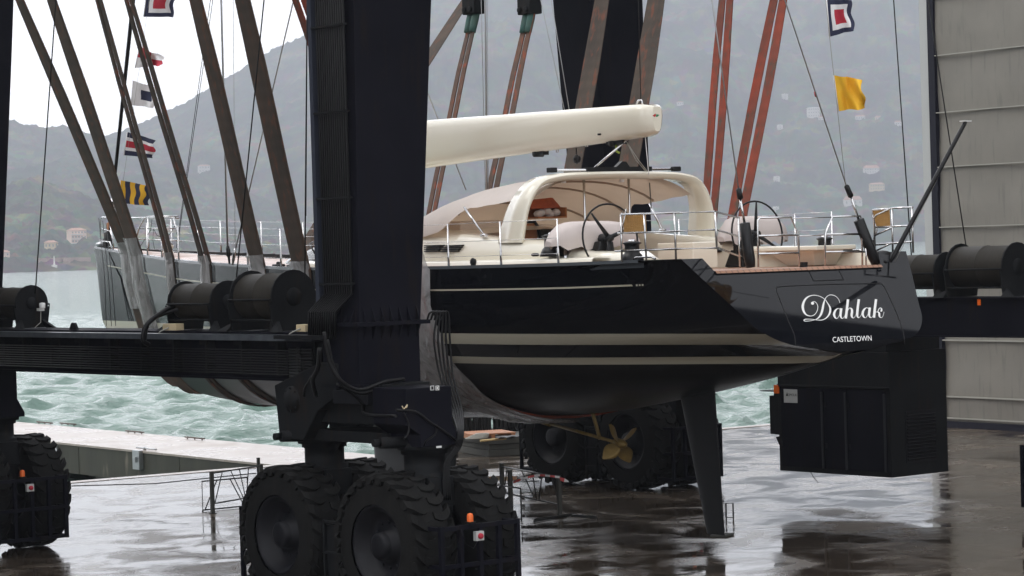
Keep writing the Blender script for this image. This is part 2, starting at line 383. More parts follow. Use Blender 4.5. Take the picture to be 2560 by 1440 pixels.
# ---- water fan
rng = np.random.RandomState(3)
rs = [50.]
while rs[-1] < 420: rs.append(rs[-1]*1.0038)
while rs[-1] < 9000: rs.append(rs[-1]*1.05)
rs = np.array(rs)
az = list(np.arange(-1.9, -.26, .03))+list(np.arange(-.26, .26, .001))+list(np.arange(.26, 1.3, .03))
az = np.array(az)+YAW
RR, AA = np.meshgrid(rs, az, indexing='ij'); X = RR*np.sin(AA); Y = RR*np.cos(AA); Z = np.zeros_like(X)
DX = np.zeros_like(X); DY = np.zeros_like(X)
wd = YAW+2.5
for i in range(120):
    lam = .7*(3.6/.7)**rng.rand(); th = wd+rng.normal()*.55; k = 2*PI/lam
    amp = .0155*lam**.8*rng.uniform(.4, 1.)
    fade = np.clip((lam-2.2*RR*.0038)/(lam*.5), 0, 1)*np.clip((900-RR)/400, 0, 1)*np.where(np.abs(AA-YAW) < .27, 1, .0)
    p = k*(X*math.sin(th)+Y*math.cos(th))+rng.rand()*6.28
    s_, c_ = np.sin(p), np.cos(p); Z += amp*fade*c_; DX -= .95*amp*fade*s_*math.sin(th); DY -= .95*amp*fade*s_*math.cos(th)
V = np.stack([X+DX, Y+DY, Z-1.35], -1).reshape(-1, 3)
nA = len(az); nR = len(rs)
ii, jj = np.meshgrid(np.arange(nR-1), np.arange(nA-1), indexing='ij'); q = (ii*nA+jj).ravel()
F = np.stack([q, q+1, q+nA+1, q+nA], -1)[:, ::-1]
def npmesh(name, V, F, mt):
    me = bpy.data.meshes.new(name); me.vertices.add(len(V)); me.vertices.foreach_set('co', V.astype(np.float32).ravel())
    me.loops.add(F.size); me.loops.foreach_set('vertex_index', F.astype(np.int32).ravel())
    me.polygons.add(len(F)); me.polygons.foreach_set('loop_start', np.arange(0, F.size, 4, dtype=np.int32)); me.polygons.foreach_set('loop_total', np.full(len(F), 4, np.int32))
    me.polygons.foreach_set('use_smooth', np.ones(len(F), bool)); me.update(); me.validate()
    me.materials.append(MT[mt]); o = bpy.data.objects.new(name, me); COL.objects.link(o); return o
o = npmesh('sea', V, F, 'water'); tag(o, kind='structure')
# ---- hills
LAT = rng.rand(256, 256)
def vn(x, y):
    xi = np.floor(x).astype(int); yi = np.floor(y).astype(int); fx = x-xi; fy = y-yi
    fx = fx*fx*(3-2*fx); fy = fy*fy*(3-2*fy)
    a = LAT[xi % 256, yi % 256]; b_ = LAT[(xi+1) % 256, yi % 256]; c = LAT[xi % 256, (yi+1) % 256]; d = LAT[(xi+1) % 256, (yi+1) % 256]
    return (a*(1-fx)+b_*fx)*(1-fy)+(c*(1-fx)+d*fx)*fy
def fbm(x, y, o=5, g=.5):
    s = 0; a = 1; t = 0
    for k in range(o): s = s+a*vn(x*2**k+17*k, y*2**k+9*k); t += a; a *= g
    return s/t
def px2az(px): return YAW+np.arctan((px-1280)/FPX)
def hz(px): return 622-.030*(px-1280)
HILLS = {
 'far_left_mountain': dict(px=(-1800, 1500), r=(2900, 4500), sky=[(-2500, 330), (-900, 240), (-300, 280), (0, 300), (60, 318), (130, 330), (170, 324), (215, 340), (270, 352), (340, 356), (500, 400), (800, 480), (1500, 560)]),
 'far_right_mountain': dict(px=(150, 4400), r=(3450, 5000), sky=[(100, 460), (200, 400), (270, 352), (350, 320), (400, 300), (480, 262), (560, 215), (640, 168), (700, 130), (780, 95), (900, 20), (1000, -50), (1200, -90), (1600, -110), (2000, -120), (2400, -100), (3000, -60), (4400, 100)]),
 'near_left_hill': dict(px=(-1800, 900), r=(1980, 2700), sky=[(-2500, 420), (-600, 470), (-200, 505), (0, 486), (50, 468), (95, 456), (150, 478), (220, 500), (300, 520), (450, 560), (600, 590), (900, 628)]),
}
def hill_h(nm, A, Rr):
    h = HILLS[nm]; px = 1280+FPX*np.tan(np.clip(A-YAW, -1.2, 1.2)); sp = [s[0] for s in h['sky']]; sy = [s[1] for s in h['sky']]
    ys = np.interp(px, sp, sy); r0, r1 = h['r']
    x_ = Rr*np.sin(A); y_ = Rr*np.cos(A)
    r0 = r0*(1+.05*(fbm(px/420.+5, px*0+2, 4)-.5)); 
    top = CH+np.maximum(hz(px)-ys, 0)/FPX*r1
    t = np.clip((Rr-r0)/(r1-r0), 0, 1.6)
    prof = np.where(t <= 1, t**.85, 1-(t-1)*.8)
    rid = fbm(x_/420.+3, y_/420., 6, .55)
    h_ = -1.5+top*prof+(rid-.5)*top*.55*np.sin(np.clip(t, 0, 1)*PI)
    tree = np.abs(fbm(x_/13., y_/13., 3, .6)-.5)*2
    h_ = h_+np.clip(t*25, 0, 1)*(tree*11+4*fbm(x_/60., y_/60., 2))
    return np.where(t <= 0, -3, h_)
for nm, h in HILLS.items():
    a0, a1 = px2az(np.array(h['px'][0])), px2az(np.array(h['px'][1]))
    inner = px2az(np.array([-120, 2700])); lo, hi = max(a0, inner[0]), min(a1, inner[1])
    A = np.concatenate([np.arange(a0, lo, .004), np.arange(lo, hi, .00065), np.arange(hi, a1, .004)])
    r0, r1 = h['r']; Rr = np.arange(r0*.96, r1*1.15, 7.5 if nm != 'far_right_mountain' else 10)
    RR, AA = np.meshgrid(Rr, A, indexing='ij'); H = hill_h(nm, AA, RR)
    V = np.stack([RR*np.sin(AA), RR*np.cos(AA), H], -1).reshape(-1, 3); n = len(A)
    ii, jj = np.meshgrid(np.arange(len(Rr)-1), np.arange(n-1), indexing='ij'); q = (ii*n+jj).ravel()
    o = npmesh(nm, V, np.stack([q, q+1, q+n+1, q+n], -1)[:, ::-1], 'forest'); tag(o, kind='structure')
def on_hill(nm, px, py):
    d = ray(px, py); A = math.atan2(d.x, d.y); hl = math.hypot(d.x, d.y); el = d.z/hl
    Rr = np.arange(HILLS[nm]['r'][0], HILLS[nm]['r'][1], 4.); H = hill_h(nm, np.full_like(Rr, A), Rr)
    k = np.where(H >= CH+Rr*el)[0]; r = Rr[k[0]] if len(k) else Rr[-1]
    return Vector((r*math.sin(A), r*math.cos(A), CH+r*el)), r
# ---- haze
b = MB(); b.box((-3300, -300, -6), (4700, 5150, 640)); o = b.build('haze', [])
m = bpy.data.materials.new('haze_air'); m.use_nodes = True; nt = m.node_tree; nt.nodes.clear()
out = nt.nodes.new('ShaderNodeOutputMaterial'); v = nt.nodes.new('ShaderNodeVolumePrincipled')
v.inputs['Color'].default_value = (.65, .69, .765, 1); v.inputs['Density'].default_value = HAZE_D; v.inputs['Anisotropy'].default_value = .2
nt.links.new(v.outputs[0], out.inputs['Volume']); o.data.materials.append(m); tag(o, kind='stuff')
# ---- houses
MT['hw1'] = mat('pink_stucco', (.80, .60, .48), .8); MT['hw2'] = mat('white_stucco', (.8, .78, .74), .8); MT['hw3'] = mat('cream_stucco', (.72, .58, .36), .8)
MT['tile'] = mat('clay_tiles', (.50, .28, .20), .8); MT['win'] = mat('shuttered_window', (.22, .24, .24), .5)
def house(px, py, w, d, hgt, wall, label, hill, floors=2, nw=4, roofh=2., ang=.5, balc=False, cat='house'):
    P, r = on_hill(hill, px, py)
    if hill == 'far_right_mountain': w *= .8; d *= .7; hgt *= .85; ang *= .4
    P.z -= 1; t = thing('house', label, cat, P, 'houses on the far shore')
    A = -math.atan2(P.x, P.y)+ang; Rm = rotm('Z', A)
    def bb(a, b_, name, mt):
        q = MB(); q.box(a, b_); q.v = [tuple(Rm@Vector(v)+P) for v in q.v]; return q.build(name, mt, t)
    bb((-w/2, -d/2, -1.5), (w/2, d/2, hgt), 'wall', wall)
    q = MB(); e = .6
    q.add([(-w/2-e, -d/2-e, hgt), (w/2+e, -d/2-e, hgt), (w/2+e, d/2+e, hgt), (-w/2-e, d/2+e, hgt), (-w/2+d*.35, 0, hgt+roofh), (w/2-d*.35, 0, hgt+roofh)],
          [(0, 1, 5, 4), (1, 2, 5), (2, 3, 4, 5), (3, 0, 4), (3, 2, 1, 0)]); q.v = [tuple(Rm@Vector(v)+P) for v in q.v]; q.build('roof', 'tile' if roofh > 1.2 else wall, t)
    fh = hgt/floors
    for f in range(floors):
        for k in range(nw):
            x = -w/2+w*(k+.5)/nw; bb((x-.55, -d/2-.15, f*fh+fh*.35), (x+.55, -d/2-.02, f*fh+fh*.72), 'window', 'win')
        bb((w/2+.02, -1, f*fh+fh*.3), (w/2+.15, 1, f*fh+fh*.8), 'window', 'win')
        if balc: bb((-w/2-.3, -d/2-2.2, f*fh-.15), (w*.2, -d/2-.1, f*fh+.5), 'balcony', 'hw2')
    return t
house(192, 606, 14, 9, 11, 'hw1', 'pink three-storey house with pillars on the left hillside above the water', 'near_left_hill', 3, 5, 2.2, .45, True)
house(128, 619, 9, 6, 5, 'hw3', 'small cream house left of and below the pink three-storey house', 'near_left_hill', 1, 3, 1.8, -.4)
house(8, 640, 10, 6, 4, 'hw1', 'faint low house at the far left edge of the hillside', 'near_left_hill', 1, 3, 1.5, 0)
house(2033, 292, 22, 15, 17, 'hw2', 'tall white block house high on the right mountainside', 'far_right_mountain', 3, 5, 1., .5)
house(2052, 300, 9, 7, 6, 'hw2', 'small white annex right beside the tall white block house', 'far_right_mountain', 1, 2, 1.5)
house(2150, 299, 18, 10, 7, 'hw2', 'wide grey-white villa level with the tall white block, left of the black wire', 'far_right_mountain', 1, 4, 2)
house(2196, 298, 12, 8, 5, 'hw1', 'little pink villa high up, just left of the black wire', 'far_right_mountain', 1, 3, 2)
house(2245, 312, 12, 8, 6, 'hw2', 'small pale villa behind the black wire by the hangar edge', 'far_right_mountain', 1, 3, 2)
house(2178, 432, 27, 12, 9, 'hw2', 'long villa with pink tiled roof halfway up the right mountainside', 'far_right_mountain', 2, 6, 4)
house(2192, 474, 25, 12, 10, 'hw3', 'cream two-storey villa below the long pink-roofed villa', 'far_right_mountain', 2, 6, 2)
house(2132, 512, 30, 12, 9, 'hw2', 'villa with orange tiled roof behind the starboard backstay', 'far_right_mountain', 1, 4, 5)
house(1568, 232, 14, 10, 8, 'hw2', 'faint white house high on the mountain between the grey and the red slings', 'far_right_mountain', 2, 3, 2)
house(1700, 262, 12, 9, 6, 'hw2', 'faint white house on the mountain just right of the boom end', 'far_right_mountain', 1, 3, 1.5)
house(1962, 246, 12, 8, 9, 'hw2', 'narrow white terraced house above, right of the red slings', 'far_right_mountain', 3, 1, .6, balc=True)
house(1950, 322, 10, 8, 8, 'hw2', 'narrow white house on the mountainside, second down right of the red slings', 'far_right_mountain', 2, 1, .6, balc=True)
house(1942, 452, 10, 8, 8, 'hw2', 'narrow white house low on the mountainside above the steering wheel', 'far_right_mountain', 2, 1, .6, balc=True)
house(1940, 528, 10, 8, 8, 'hw2', 'narrow white house lowest of its column just above the steering wheel', 'far_right_mountain', 2, 1, .6, balc=True)
house(510, 430, 22, 12, 12, 'hw2', 'grey-white house on the mountainside between two left slings', 'far_right_mountain', 2, 4, 2)
house(2130, 596, 46, 10, 17, 'hw2', 'long white waterfront building with terraces behind the stern rail', 'far_right_mountain', 3, 9, .5, 0, True)
# coast road wall
b = MB(); pts = [on_hill('near_left_hill', p, 656-(p-100)*.02)[0] for p in range(96, 236, 10)]
b.grid([[p+Vector((0, 0, -1)) for p in pts], [p+Vector((0, 0, 3.2)) for p in pts]], sm=False)
b.grid([[p+Vector((1.2, 1.5, 3.2)) for p in pts], [p+Vector((1.2, 1.5, -1)) for p in pts]], sm=False)
b.grid([[p+Vector((0, 0, 3.2)) for p in pts], [p+Vector((1.2, 1.5, 3.2)) for p in pts]], sm=False)
o = b.build('retaining_wall', mat('pink_wall', (.38, .26, .22), .9)); tag(o, 'pinkish retaining wall along the far shore left of the bow', 'wall')
P, r = on_hill('near_left_hill', 136, 669)
t = thing('monument', 'small white monument on the far shore left of the bow', 'monument', P)
b = MB(); b.box(P+Vector((-1.6, -1.6, -1)), P+Vector((1.6, 1.6, 2))); b.build('base', 'hw2', t)
b = MB(); b.lathe(P, (0, 0, 1), [(1.9, .9), (3, .6), (8, .4), (9, .1)], 10); b.build('obelisk', 'hw2', t)
# moored boats behind the foredeck
for (px, mh, lb) in ((536, 10, 'white sailing boat moored far off, masthead left of the port shroud'), (616, 14, 'white sailing boat moored far off, masthead right of the port shroud'), (96, 0, ''), (1985, 7, 'small white boat on the water far behind the steering wheel')):
    if not mh: continue
    P = at(px, hz(px)+13, 'z', -1.3)
    t = thing('sailing_boat', lb, 'boat', P, 'boats on the bay'); Rm = rotm('Z', 1.0)
    q = MB(); n = 9; rows = []
    for i in range(n):
        u = i/(n-1); x = -6+12*u; w = 1.8*math.sin(PI*min(1, .25+.75*u)**1.4)+.03
        rows.append([(x, -w, 1.4), (x, -w*.8, 0), (x, 0, -.5), (x, w*.8, 0), (x, w, 1.4)])
    q.grid(rows); q.add([r_[0] for r_ in rows]+[r_[4] for r_ in rows], [(i, i+1, n+i+1, n+i) for i in range(n-1)]); q.v = [tuple(Rm@Vector(v)+P) for v in q.v]; q.build('hull', 'white', t)
    q = MB(); q.box((-2.5, -1, 1.3), (2, 1, 2.1)); q.v = [tuple(Rm@Vector(v)+P) for v in q.v]; q.build('cabin', 'white', t)
    q = MB(); q.cyl(P+Vector((.5, .5, 1.3)), P+Vector((.5, .5, 2+mh)), .16, 6); q.build('mast', 'white', t)
# ---- hangar on the right
t = thing('hangar', 'large grey hangar with ribbed fabric door panels on the right of the quay', 'building', (49.75, 40, 0))
HX = 49.75
b = MB(); b.box((HX+.25, 5, 0), (HX+30, 51.5, 22)); b.build('wall', 'lgrey', t)
b = MB(); ys = np.linspace(5, 51.5, 47); zs = np.linspace(.15, 21.9, 60); rows = []
for z in zs: rows.append([(HX+.03*math.sin(z*2*PI/1.62+.9)*.5+.03*math.sin(y*1.7+z), y, z) for y in ys])
b.grid(rows, flip=False); b.build('fabric_door', 'door', t)
# seams: measured heights
for (py, hh) in ((137, .028), (282, .028), (420, .028), (566, .028), (705, .028), (846, .034), (988, .034), (1042, .028), (-10, .028), (-160, .028), (-310, .028), (-450, .028)):
    z = at(2420, py+(5 if py > 800 else -6 if py < 500 else 0), 'x', HX).z
    b = MB(); b.box((HX-.09, 5, z-hh/2), (HX-.035, 51.5, z+hh/2)); b.build('door_seam', 'seam', t)
b = MB(); b.box((HX-.12, 5, .0), (HX+.2, 51.5, .17)); b.build('bottom_rail', 'plum', t)
b = MB(); b.box((HX-.10, 51.5, 0), (HX+.10, 51.74, 22.3)); b.build('guide_column', 'plum', t)
b = MB(); b.box((HX-.06, 51.75, 0), (HX+.4, 52.08, 22.3)); b.build('corner_post', 'lgrey', t)
b = MB(); b.box((HX-.3, 4, 22.3), (HX+31, 52.3, 22.9)); b.build('roof', 'plum', t)
# dark shed on the left, mirrored in the glossy hull
t = thing('boat_shed', 'dark shed mirrored as the black part of the glossy hull side', 'building', (10, 48, 0))
b = MB(); b.box((4, 39.5, 0), (14.6, 56.2, 16)); b.build('wall', 'shed', t)
b = MB(); b.hexa([(3.7, 39.2, 16), (14.9, 39.2, 16), (14.9, 56.5, 16), (3.7, 56.5, 16)], [(9, 39.2, 18.5), (9.6, 39.2, 18.5), (9.6, 56.5, 18.5), (9, 56.5, 18.5)]); b.build('roof', 'shed', t)
b = MB(); b.box((14.6, 42, .02), (14.7, 52, 12)); b.build('door', 'navy2', t)
# ---- world and sun
w = bpy.data.worlds.new('World'); sc.world = w; w.use_nodes = True; nt = w.node_tree; bg = nt.nodes['Background']
sk = nt.nodes.new('ShaderNodeTexSky'); sk.sky_type = 'NISHITA'; sk.sun_disc = False
SUN_EL, SUN_AZ = math.radians(48), math.radians(-55)
sk.sun_elevation = SUN_EL; sk.sun_rotation = SUN_AZ; sk.dust_density = 4; sk.air_density = 1
mx = nt.nodes.new('ShaderNodeMix'); mx.data_type = 'RGBA'; mx.inputs[0].default_value = .88
mx.inputs[7].default_value = (SKY_V*.985, SKY_V*.99, SKY_V*1.02, 1)
# cloud deck: soft mottling and a slightly brighter zone near the horizon
tc = nt.nodes.new('ShaderNodeTexCoord'); n = nt.nodes.new('ShaderNodeTexNoise'); n.inputs['Scale'].default_value = 2.2; n.inputs['Detail'].default_value = 5
mpn = nt.nodes.new('ShaderNodeMapping'); mpn.inputs['Scale'].default_value = (1, 1, 3); nt.links.new(tc.outputs['Generated'], mpn.inputs[0]); nt.links.new(mpn.outputs[0], n.inputs['Vector'])
rr = nt.nodes.new('ShaderNodeMapRange'); rr.inputs[1].default_value = .3; rr.inputs[2].default_value = .7; rr.inputs[3].default_value = .82; rr.inputs[4].default_value = 1.08; nt.links.new(n.outputs[0], rr.inputs[0])
ml = nt.nodes.new('ShaderNodeMix'); ml.data_type = 'RGBA'; ml.blend_type = 'MULTIPLY'; ml.inputs[0].default_value = 1
nt.links.new(sk.outputs[0], mx.inputs[6]); nt.links.new(mx.outputs[2], ml.inputs[6]); nt.links.new(rr.outputs[0], ml.inputs[7])
# thin cloud: brighter low over the bay
gm = nt.nodes.new('ShaderNodeTexGradient'); vd = nt.nodes.new('ShaderNodeVectorMath'); vd.operation = 'DOT_PRODUCT'
vd.inputs[1].default_value = (math.sin(math.radians(18)), math.cos(math.radians(18)), .02); nt.links.new(tc.outputs['Generated'], vd.inputs[0])
gr = nt.nodes.new('ShaderNodeMapRange'); gr.inputs[1].default_value = .55; gr.inputs[2].default_value = .99; gr.inputs[3].default_value = 1.0; gr.inputs[4].default_value = 2.45; gr.interpolation_type = 'SMOOTHSTEP'
nt.links.new(vd.outputs['Value'], gr.inputs[0])
m3 = nt.nodes.new('ShaderNodeMix'); m3.data_type = 'RGBA'; m3.blend_type = 'MULTIPLY'; m3.inputs[0].default_value = 1
nt.links.new(ml.outputs[2], m3.inputs[6]); nt.links.new(gr.outputs[0], m3.inputs[7]); nt.links.new(m3.outputs[2], bg.inputs[0]); bg.inputs[1].default_value = .1
sd = bpy.data.lights.new('Sun', 'SUN'); sd.energy = .5; sd.angle = math.radians(25); sd.color = (1, .97, .92)
so = bpy.data.objects.new('Sun', sd); COL.objects.link(so)
sdir = Vector((math.sin(SUN_AZ)*math.cos(SUN_EL), math.cos(SUN_AZ)*math.cos(SUN_EL), math.sin(SUN_EL)))
so.rotation_euler = sdir.to_track_quat('Z', 'Y').to_euler()
sc.view_settings.view_transform = 'Standard'; sc.view_settings.look = 'None'; sc.view_settings.exposure = .85; sc.view_settings.gamma = 1
sc.cycles.use_denoising = True; sc.cycles.max_bounces = 7; sc.cycles.volume_bounces = 0; sc.cycles.transparent_max_bounces = 12
sc.cycles.use_adaptive_sampling = True; sc.cycles.adaptive_threshold = .015; sc.cycles.caustics_reflective = False; sc.cycles.caustics_refractive = False
sc.cycles.sample_clamp_indirect = 6
# ================================================================== YACHT
XC = 27.9
Bt = [(30.9, 2.42), (32, 2.46), (36, 2.84), (40, 3.05), (43, 2.98), (47, 2.50), (50, 1.92), (53, 1.24), (56, .54), (57.6, .22), (58.45, .04)]
ZS = [(31, 4.96), (32.4, 4.945), (35.5, 4.906), (38.5, 4.9), (43, 4.93), (47, 5.04), (50, 5.127), (53, 5.255), (56, 5.4), (58.45, 5.55)]
ZK = [(30.9, 3.40), (32.9, 2.95), (35.5, 2.5), (38, 2.17), (42.5, 1.96), (48.3, 1.92), (50.7, 1.95), (53.3, 2.12), (55.3, 2.54), (56.8, 3.0), (57.7, 3.4), (58.15, 3.75), (58.3, 4.6), (58.46, 5.5)]
def bS(s): return tab(Bt, s)
_b0 = bS
def zS(s): return tab(ZS, s)
def zK(s): return tab(ZK, s)
def half(s, z):
    zk, zs = zK(s), zS(s)
    if zs-zk < 1e-4: return _b0(s)
    u = min(1, max(0, (z-zk)/(zs-zk))); t = min(1, max(0, (s-46)/11)); t = t*t*(3-2*t)
    p = 2.5+(1.15-2.5)*t; q = 2.0+(1.12-2.0)*t
    return _b0(s)*max(0, 1-(1-u)**p)**(1/q)
def sA(z): return 31.08+.92*max(0, z-3.54)
TH = [(3.36, .05), (3.45, .6), (3.53, 1.15), (3.60, 1.4), (3.68, 1.57), (3.79, 1.72), (3.87, 1.80), (4.1, 1.93), (4.47, 2.15), (4.7, 2.28), (4.96, 2.42)]
def aw(s): return max(0, min(1, 1-(s-30.95)/6))**1.6
def cx(s): return XC+.13*aw(s)
_half0 = half
def half(s, z):
    w = aw(s); h = _half0(s, z); return h if w == 0 else h+(min(tab(TH, z), 9)-h)*w
def bS(s): return half(s, zS(s))
def skew(s, z): return s+(sA(z)-30.95)*max(0, min(1, 1-(s-30.95)/7))**1.5
def hull_pt(s, z, side, off=0): return Vector((cx(s)+side*(half(s, z)+off), s, z))
Y = thing('sailing_yacht', 'large sailing yacht with glossy black hull and cream deckhouse hanging in the slings', 'sailing yacht', (XC, 45, 0))
S = sorted(list(np.linspace(30.95, 34, 9))+[33.06])+list(np.linspace(34.4, 52, 38))+list(np.linspace(52.4, 57.6, 16))+[57.75, 57.9, 58.05, 58.15, 58.2, 58.25, 58.3, 58.36, 58.42, 58.46]
def zrows(s):
    zs, zk = zS(s), zK(s); pin = zs-.375; p2 = pin-.028
    R = [zs, zs-.08, pin+.1, pin, p2]+[p2+(3.745-p2)*k/5 for k in range(1, 5)]+[3.745, 3.555, 3.325, 3.20]
    lo = min(3.20, 3.2)
    R += [lo+(zk-lo)*math.sin(PI/2*k/10) for k in range(1, 11)]
    return [max(z, zk) for z in R]
def hull_side(side):
    b = MB(); rows = []
    for s in S:
        rows.append([Vector((cx(s)+side*half(s, z), skew(s, z), z)) for z in zrows(s)])
    def mf(i, j):
        s = S[i]
        if j == 3 and 33.04 < s < 57.2: return 1
        if j in (9, 11) : return 1
        if j >= 12: return 2
        return 0
    b.grid(rows, mf=mf, flip=(side > 0)); return b
b = hull_side(-1); b2 = hull_side(1); n = len(b.v); b.v += b2.v; b.f += [[i+n for i in f] for f in b2.f]; b.m += b2.m; b.s += b2.s
HULL = b.build('hull', ['hull', 'stripe', 'anti'], Y)
# three dots ending the pin stripe
b = MB()
for k in range(3):
    s = 32.93-.08*k; z = zS(s)-.39; p = hull_pt(s, z, -1, .006); p.y = skew(s, z); b.box(p+Vector((-.004, -.018, -.014)), p+Vector((.004, .018, .014)))
b.build('pin_stripe_dots', 'stripe', Y)
# transom
def tr_pt(x, z): return Vector((x, sA(z)+.0, z))
zr = [4.955, 4.75]+list(np.linspace(4.70, 3.56, 22))+[3.5, 3.46, 3.43, 3.41]
b = MB(); rows = []
for z in zr[1:]:
    h = half(30.95, min(z, 4.955)); h = max(h, .02)
    rows.append([tr_pt(XC+.13+h*u, z) for u in np.linspace(-1, 1, 13)])
b.grid(rows, sm=False, flip=True)
h1, h0 = half(30.95, 4.75), half(30.95, 4.955)
for sd_ in (-1, 1):
    q = [tr_pt(XC+.13+sd_*h1, 4.75), tr_pt(XC+sd_*1.78, 4.75), tr_pt(XC+sd_*1.86, 4.955), tr_pt(XC+.13+sd_*h0, 4.955)]
    b.add(q, [(0, 1, 2, 3) if sd_ < 0 else (3, 2, 1, 0)])
b.build('transom', 'hull', Y)
# transom plane lettering + panel lines
TN = Vector((0, -1/math.hypot(1, .92), .92/math.hypot(1, .92)))
TP = Vector((XC, sA(4.0), 4.0))+TN*.004
def tp(px, py, off=0): return atp(px, py, TP+TN*off, TN)
def stroke(mb, pts, n=7):
    P = cr(pts, n); P = [tuple(p) for p in P]; L_ = []; Rr = []
    for i, p in enumerate(P):
        a = P[max(0, i-1)]; c = P[min(len(P)-1, i+1)]; dx, dy = c[0]-a[0], c[1]-a[1]; l = math.hypot(dx, dy) or 1
        nx, ny = -dy/l, dx/l; w = max(p[2], 7)/2
        L_.append((p[0]+nx*w, p[1]+ny*w)); Rr.append((p[0]-nx*w, p[1]-ny*w))
    f = lambda q: tp(1980+q[0]/9.6, 720+q[1]/9.6, .0015*(len(mb.f) % 5))
    mb.grid([[f(q) for q in L_], [f(q) for q in Rr]], sm=False)
b = MB()
stroke(b, [(478, 355, 20), (495, 335, 12), (530, 325, 13), (570, 345, 13), (605, 395, 13), (620, 460, 14), (602, 550, 14), (540, 640, 14), (445, 672, 16), (350, 645, 28), (285, 565, 48), (258, 440, 58), (300, 300, 46), (380, 215, 32), (480, 178, 18), (570, 176, 15), (680, 205, 13), (790, 275, 14), (860, 370, 20), (912, 470, 40), (916, 560, 46), (875, 660, 34), (795, 738, 22), (700, 769, 16), (600, 766, 14), (500, 752, 13), (400, 746, 14), (320, 750, 18), (286, 772, 20), (312, 794, 16), (400, 793, 12), (500, 775, 12), (575, 752, 14), (650, 700, 34), (702, 615, 48), (735, 500, 50), (755, 390, 44), (785, 290, 22), (830, 212, 14), (890, 172, 13), (950, 165, 15), (1030, 188, 13), (1090, 235, 12), (1130, 295, 11), (1148, 355, 10)])
b.add([tp(1980+(492+38*math.cos(a))/9.6, 720+(366+36*math.sin(a))/9.6, .006) for a in np.linspace(0, 2*PI, 17)[:-1]], [tuple(range(16))])
def a_(dx, dy):
    stroke(b, [(1150+dx, 510+dy, 12), (1100+dx, 492+dy, 18), (1042+dx, 540+dy, 42), (1010+dx, 625+dy, 56), (1030+dx, 700+dy, 42), (1075+dx, 733+dy, 14), (1120+dx, 685+dy, 11), (1160+dx, 590+dy, 12)])
    stroke(b, [(1182+dx, 487+dy, 58), (1165+dx, 640+dy, 54), (1178+dx, 705+dy, 36), (1213+dx, 730+dy, 14), (1255+dx, 690+dy, 9), (1290+dx, 600+dy, 8)])
a_(0, 0); a_(685, -18)
stroke(b, [(1345, 270, 58), (1318, 500, 58), (1290, 730, 58)])
stroke(b, [(1318, 600, 10), (1350, 515, 14), (1390, 480, 18), (1432, 510, 46), (1440, 570, 54), (1430, 650, 54), (1445, 702, 34), (1480, 718, 13), (1520, 672, 9), (1550, 590, 8)])
stroke(b, [(1605, 268, 58), (1580, 450, 57), (1565, 610, 55), (1573, 685, 40), (1605, 713, 14), (1650, 665, 9), (1680, 590, 8)])
stroke(b, [(2018, 268, 58), (1990, 480, 58), (1968, 712, 55)])
stroke(b, [(2000, 575, 11), (2055, 568, 12), (2085, 505, 18), (2118, 477, 16), (2148, 500, 30), (2145, 545, 44), (2128, 566, 12)])
stroke(b, [(2048, 570, 14), (2090, 600, 42), (2096, 660, 46), (2112, 700, 24), (2145, 711, 13), (2185, 668, 10), (2210, 570, 10)])
b.build('name_lettering', 'white', Y)
vs, fs = text_mesh('CASTLETOWN', 1.)
x0 = min(v[0] for v in vs); x1 = max(v[0] for v in vs); y0 = min(v[1] for v in vs); y1 = max(v[1] for v in vs)
def ctp(v):
    u = (v[0]-x0)/(x1-x0); w_ = (v[1]-y0)/(y1-y0); px = 2082.3+97.2*u-w_*1.2; return tp(px, 855.8-4.2*u-w_*13.2, .002)
b = MB(); b.add([ctp(v) for v in vs], fs); b.build('port_lettering', 'white', Y)
def line_on_transom(name, pts, w=2.2, close=False):
    b = MB(); P = [tp(*p) for p in pts]
    if close: P.append(P[0])
    b.tube(P, .006, 4); return b.build(name, 'black', Y)
line_on_transom('door_outline', [tuple(p) for p in cr([(1989, 865), (1986, 838), (1972, 805), (1945, 735), (1942, 722), (1953, 716), (2060, 711), (2190, 709), (2208, 714), (2218, 730), (2245, 790), (2258, 830), (2262, 862)], 4)])
line_on_transom('hatch_outline', [(2022, 676), (2097, 674), (2109, 699), (2034, 702)], close=True)
# toe rail
for sd_, mt, a0 in ((-1, 'grey', 33.3), (1, 'black', 33.3)):
    b = MB(); ss = [s for s in np.linspace(a0, 58.3, 70)]
    r1 = [Vector((cx(s)+sd_*(bS(s)+.012), s, zS(s)-.02)) for s in ss]; r2 = [Vector((cx(s)+sd_*(bS(s)+.012), s, zS(s)+.035)) for s in ss]
    r3 = [Vector((cx(s)+sd_*max(bS(s)-.10, 0), s, zS(s)+.035)) for s in ss]; r4 = [Vector((cx(s)+sd_*max(bS(s)-.10, 0), s, zS(s)-.1)) for s in ss]
    b.grid([r1, r2, r3, r4], sm=False, flip=sd_ > 0); b.build('toe_rail', mt, Y)
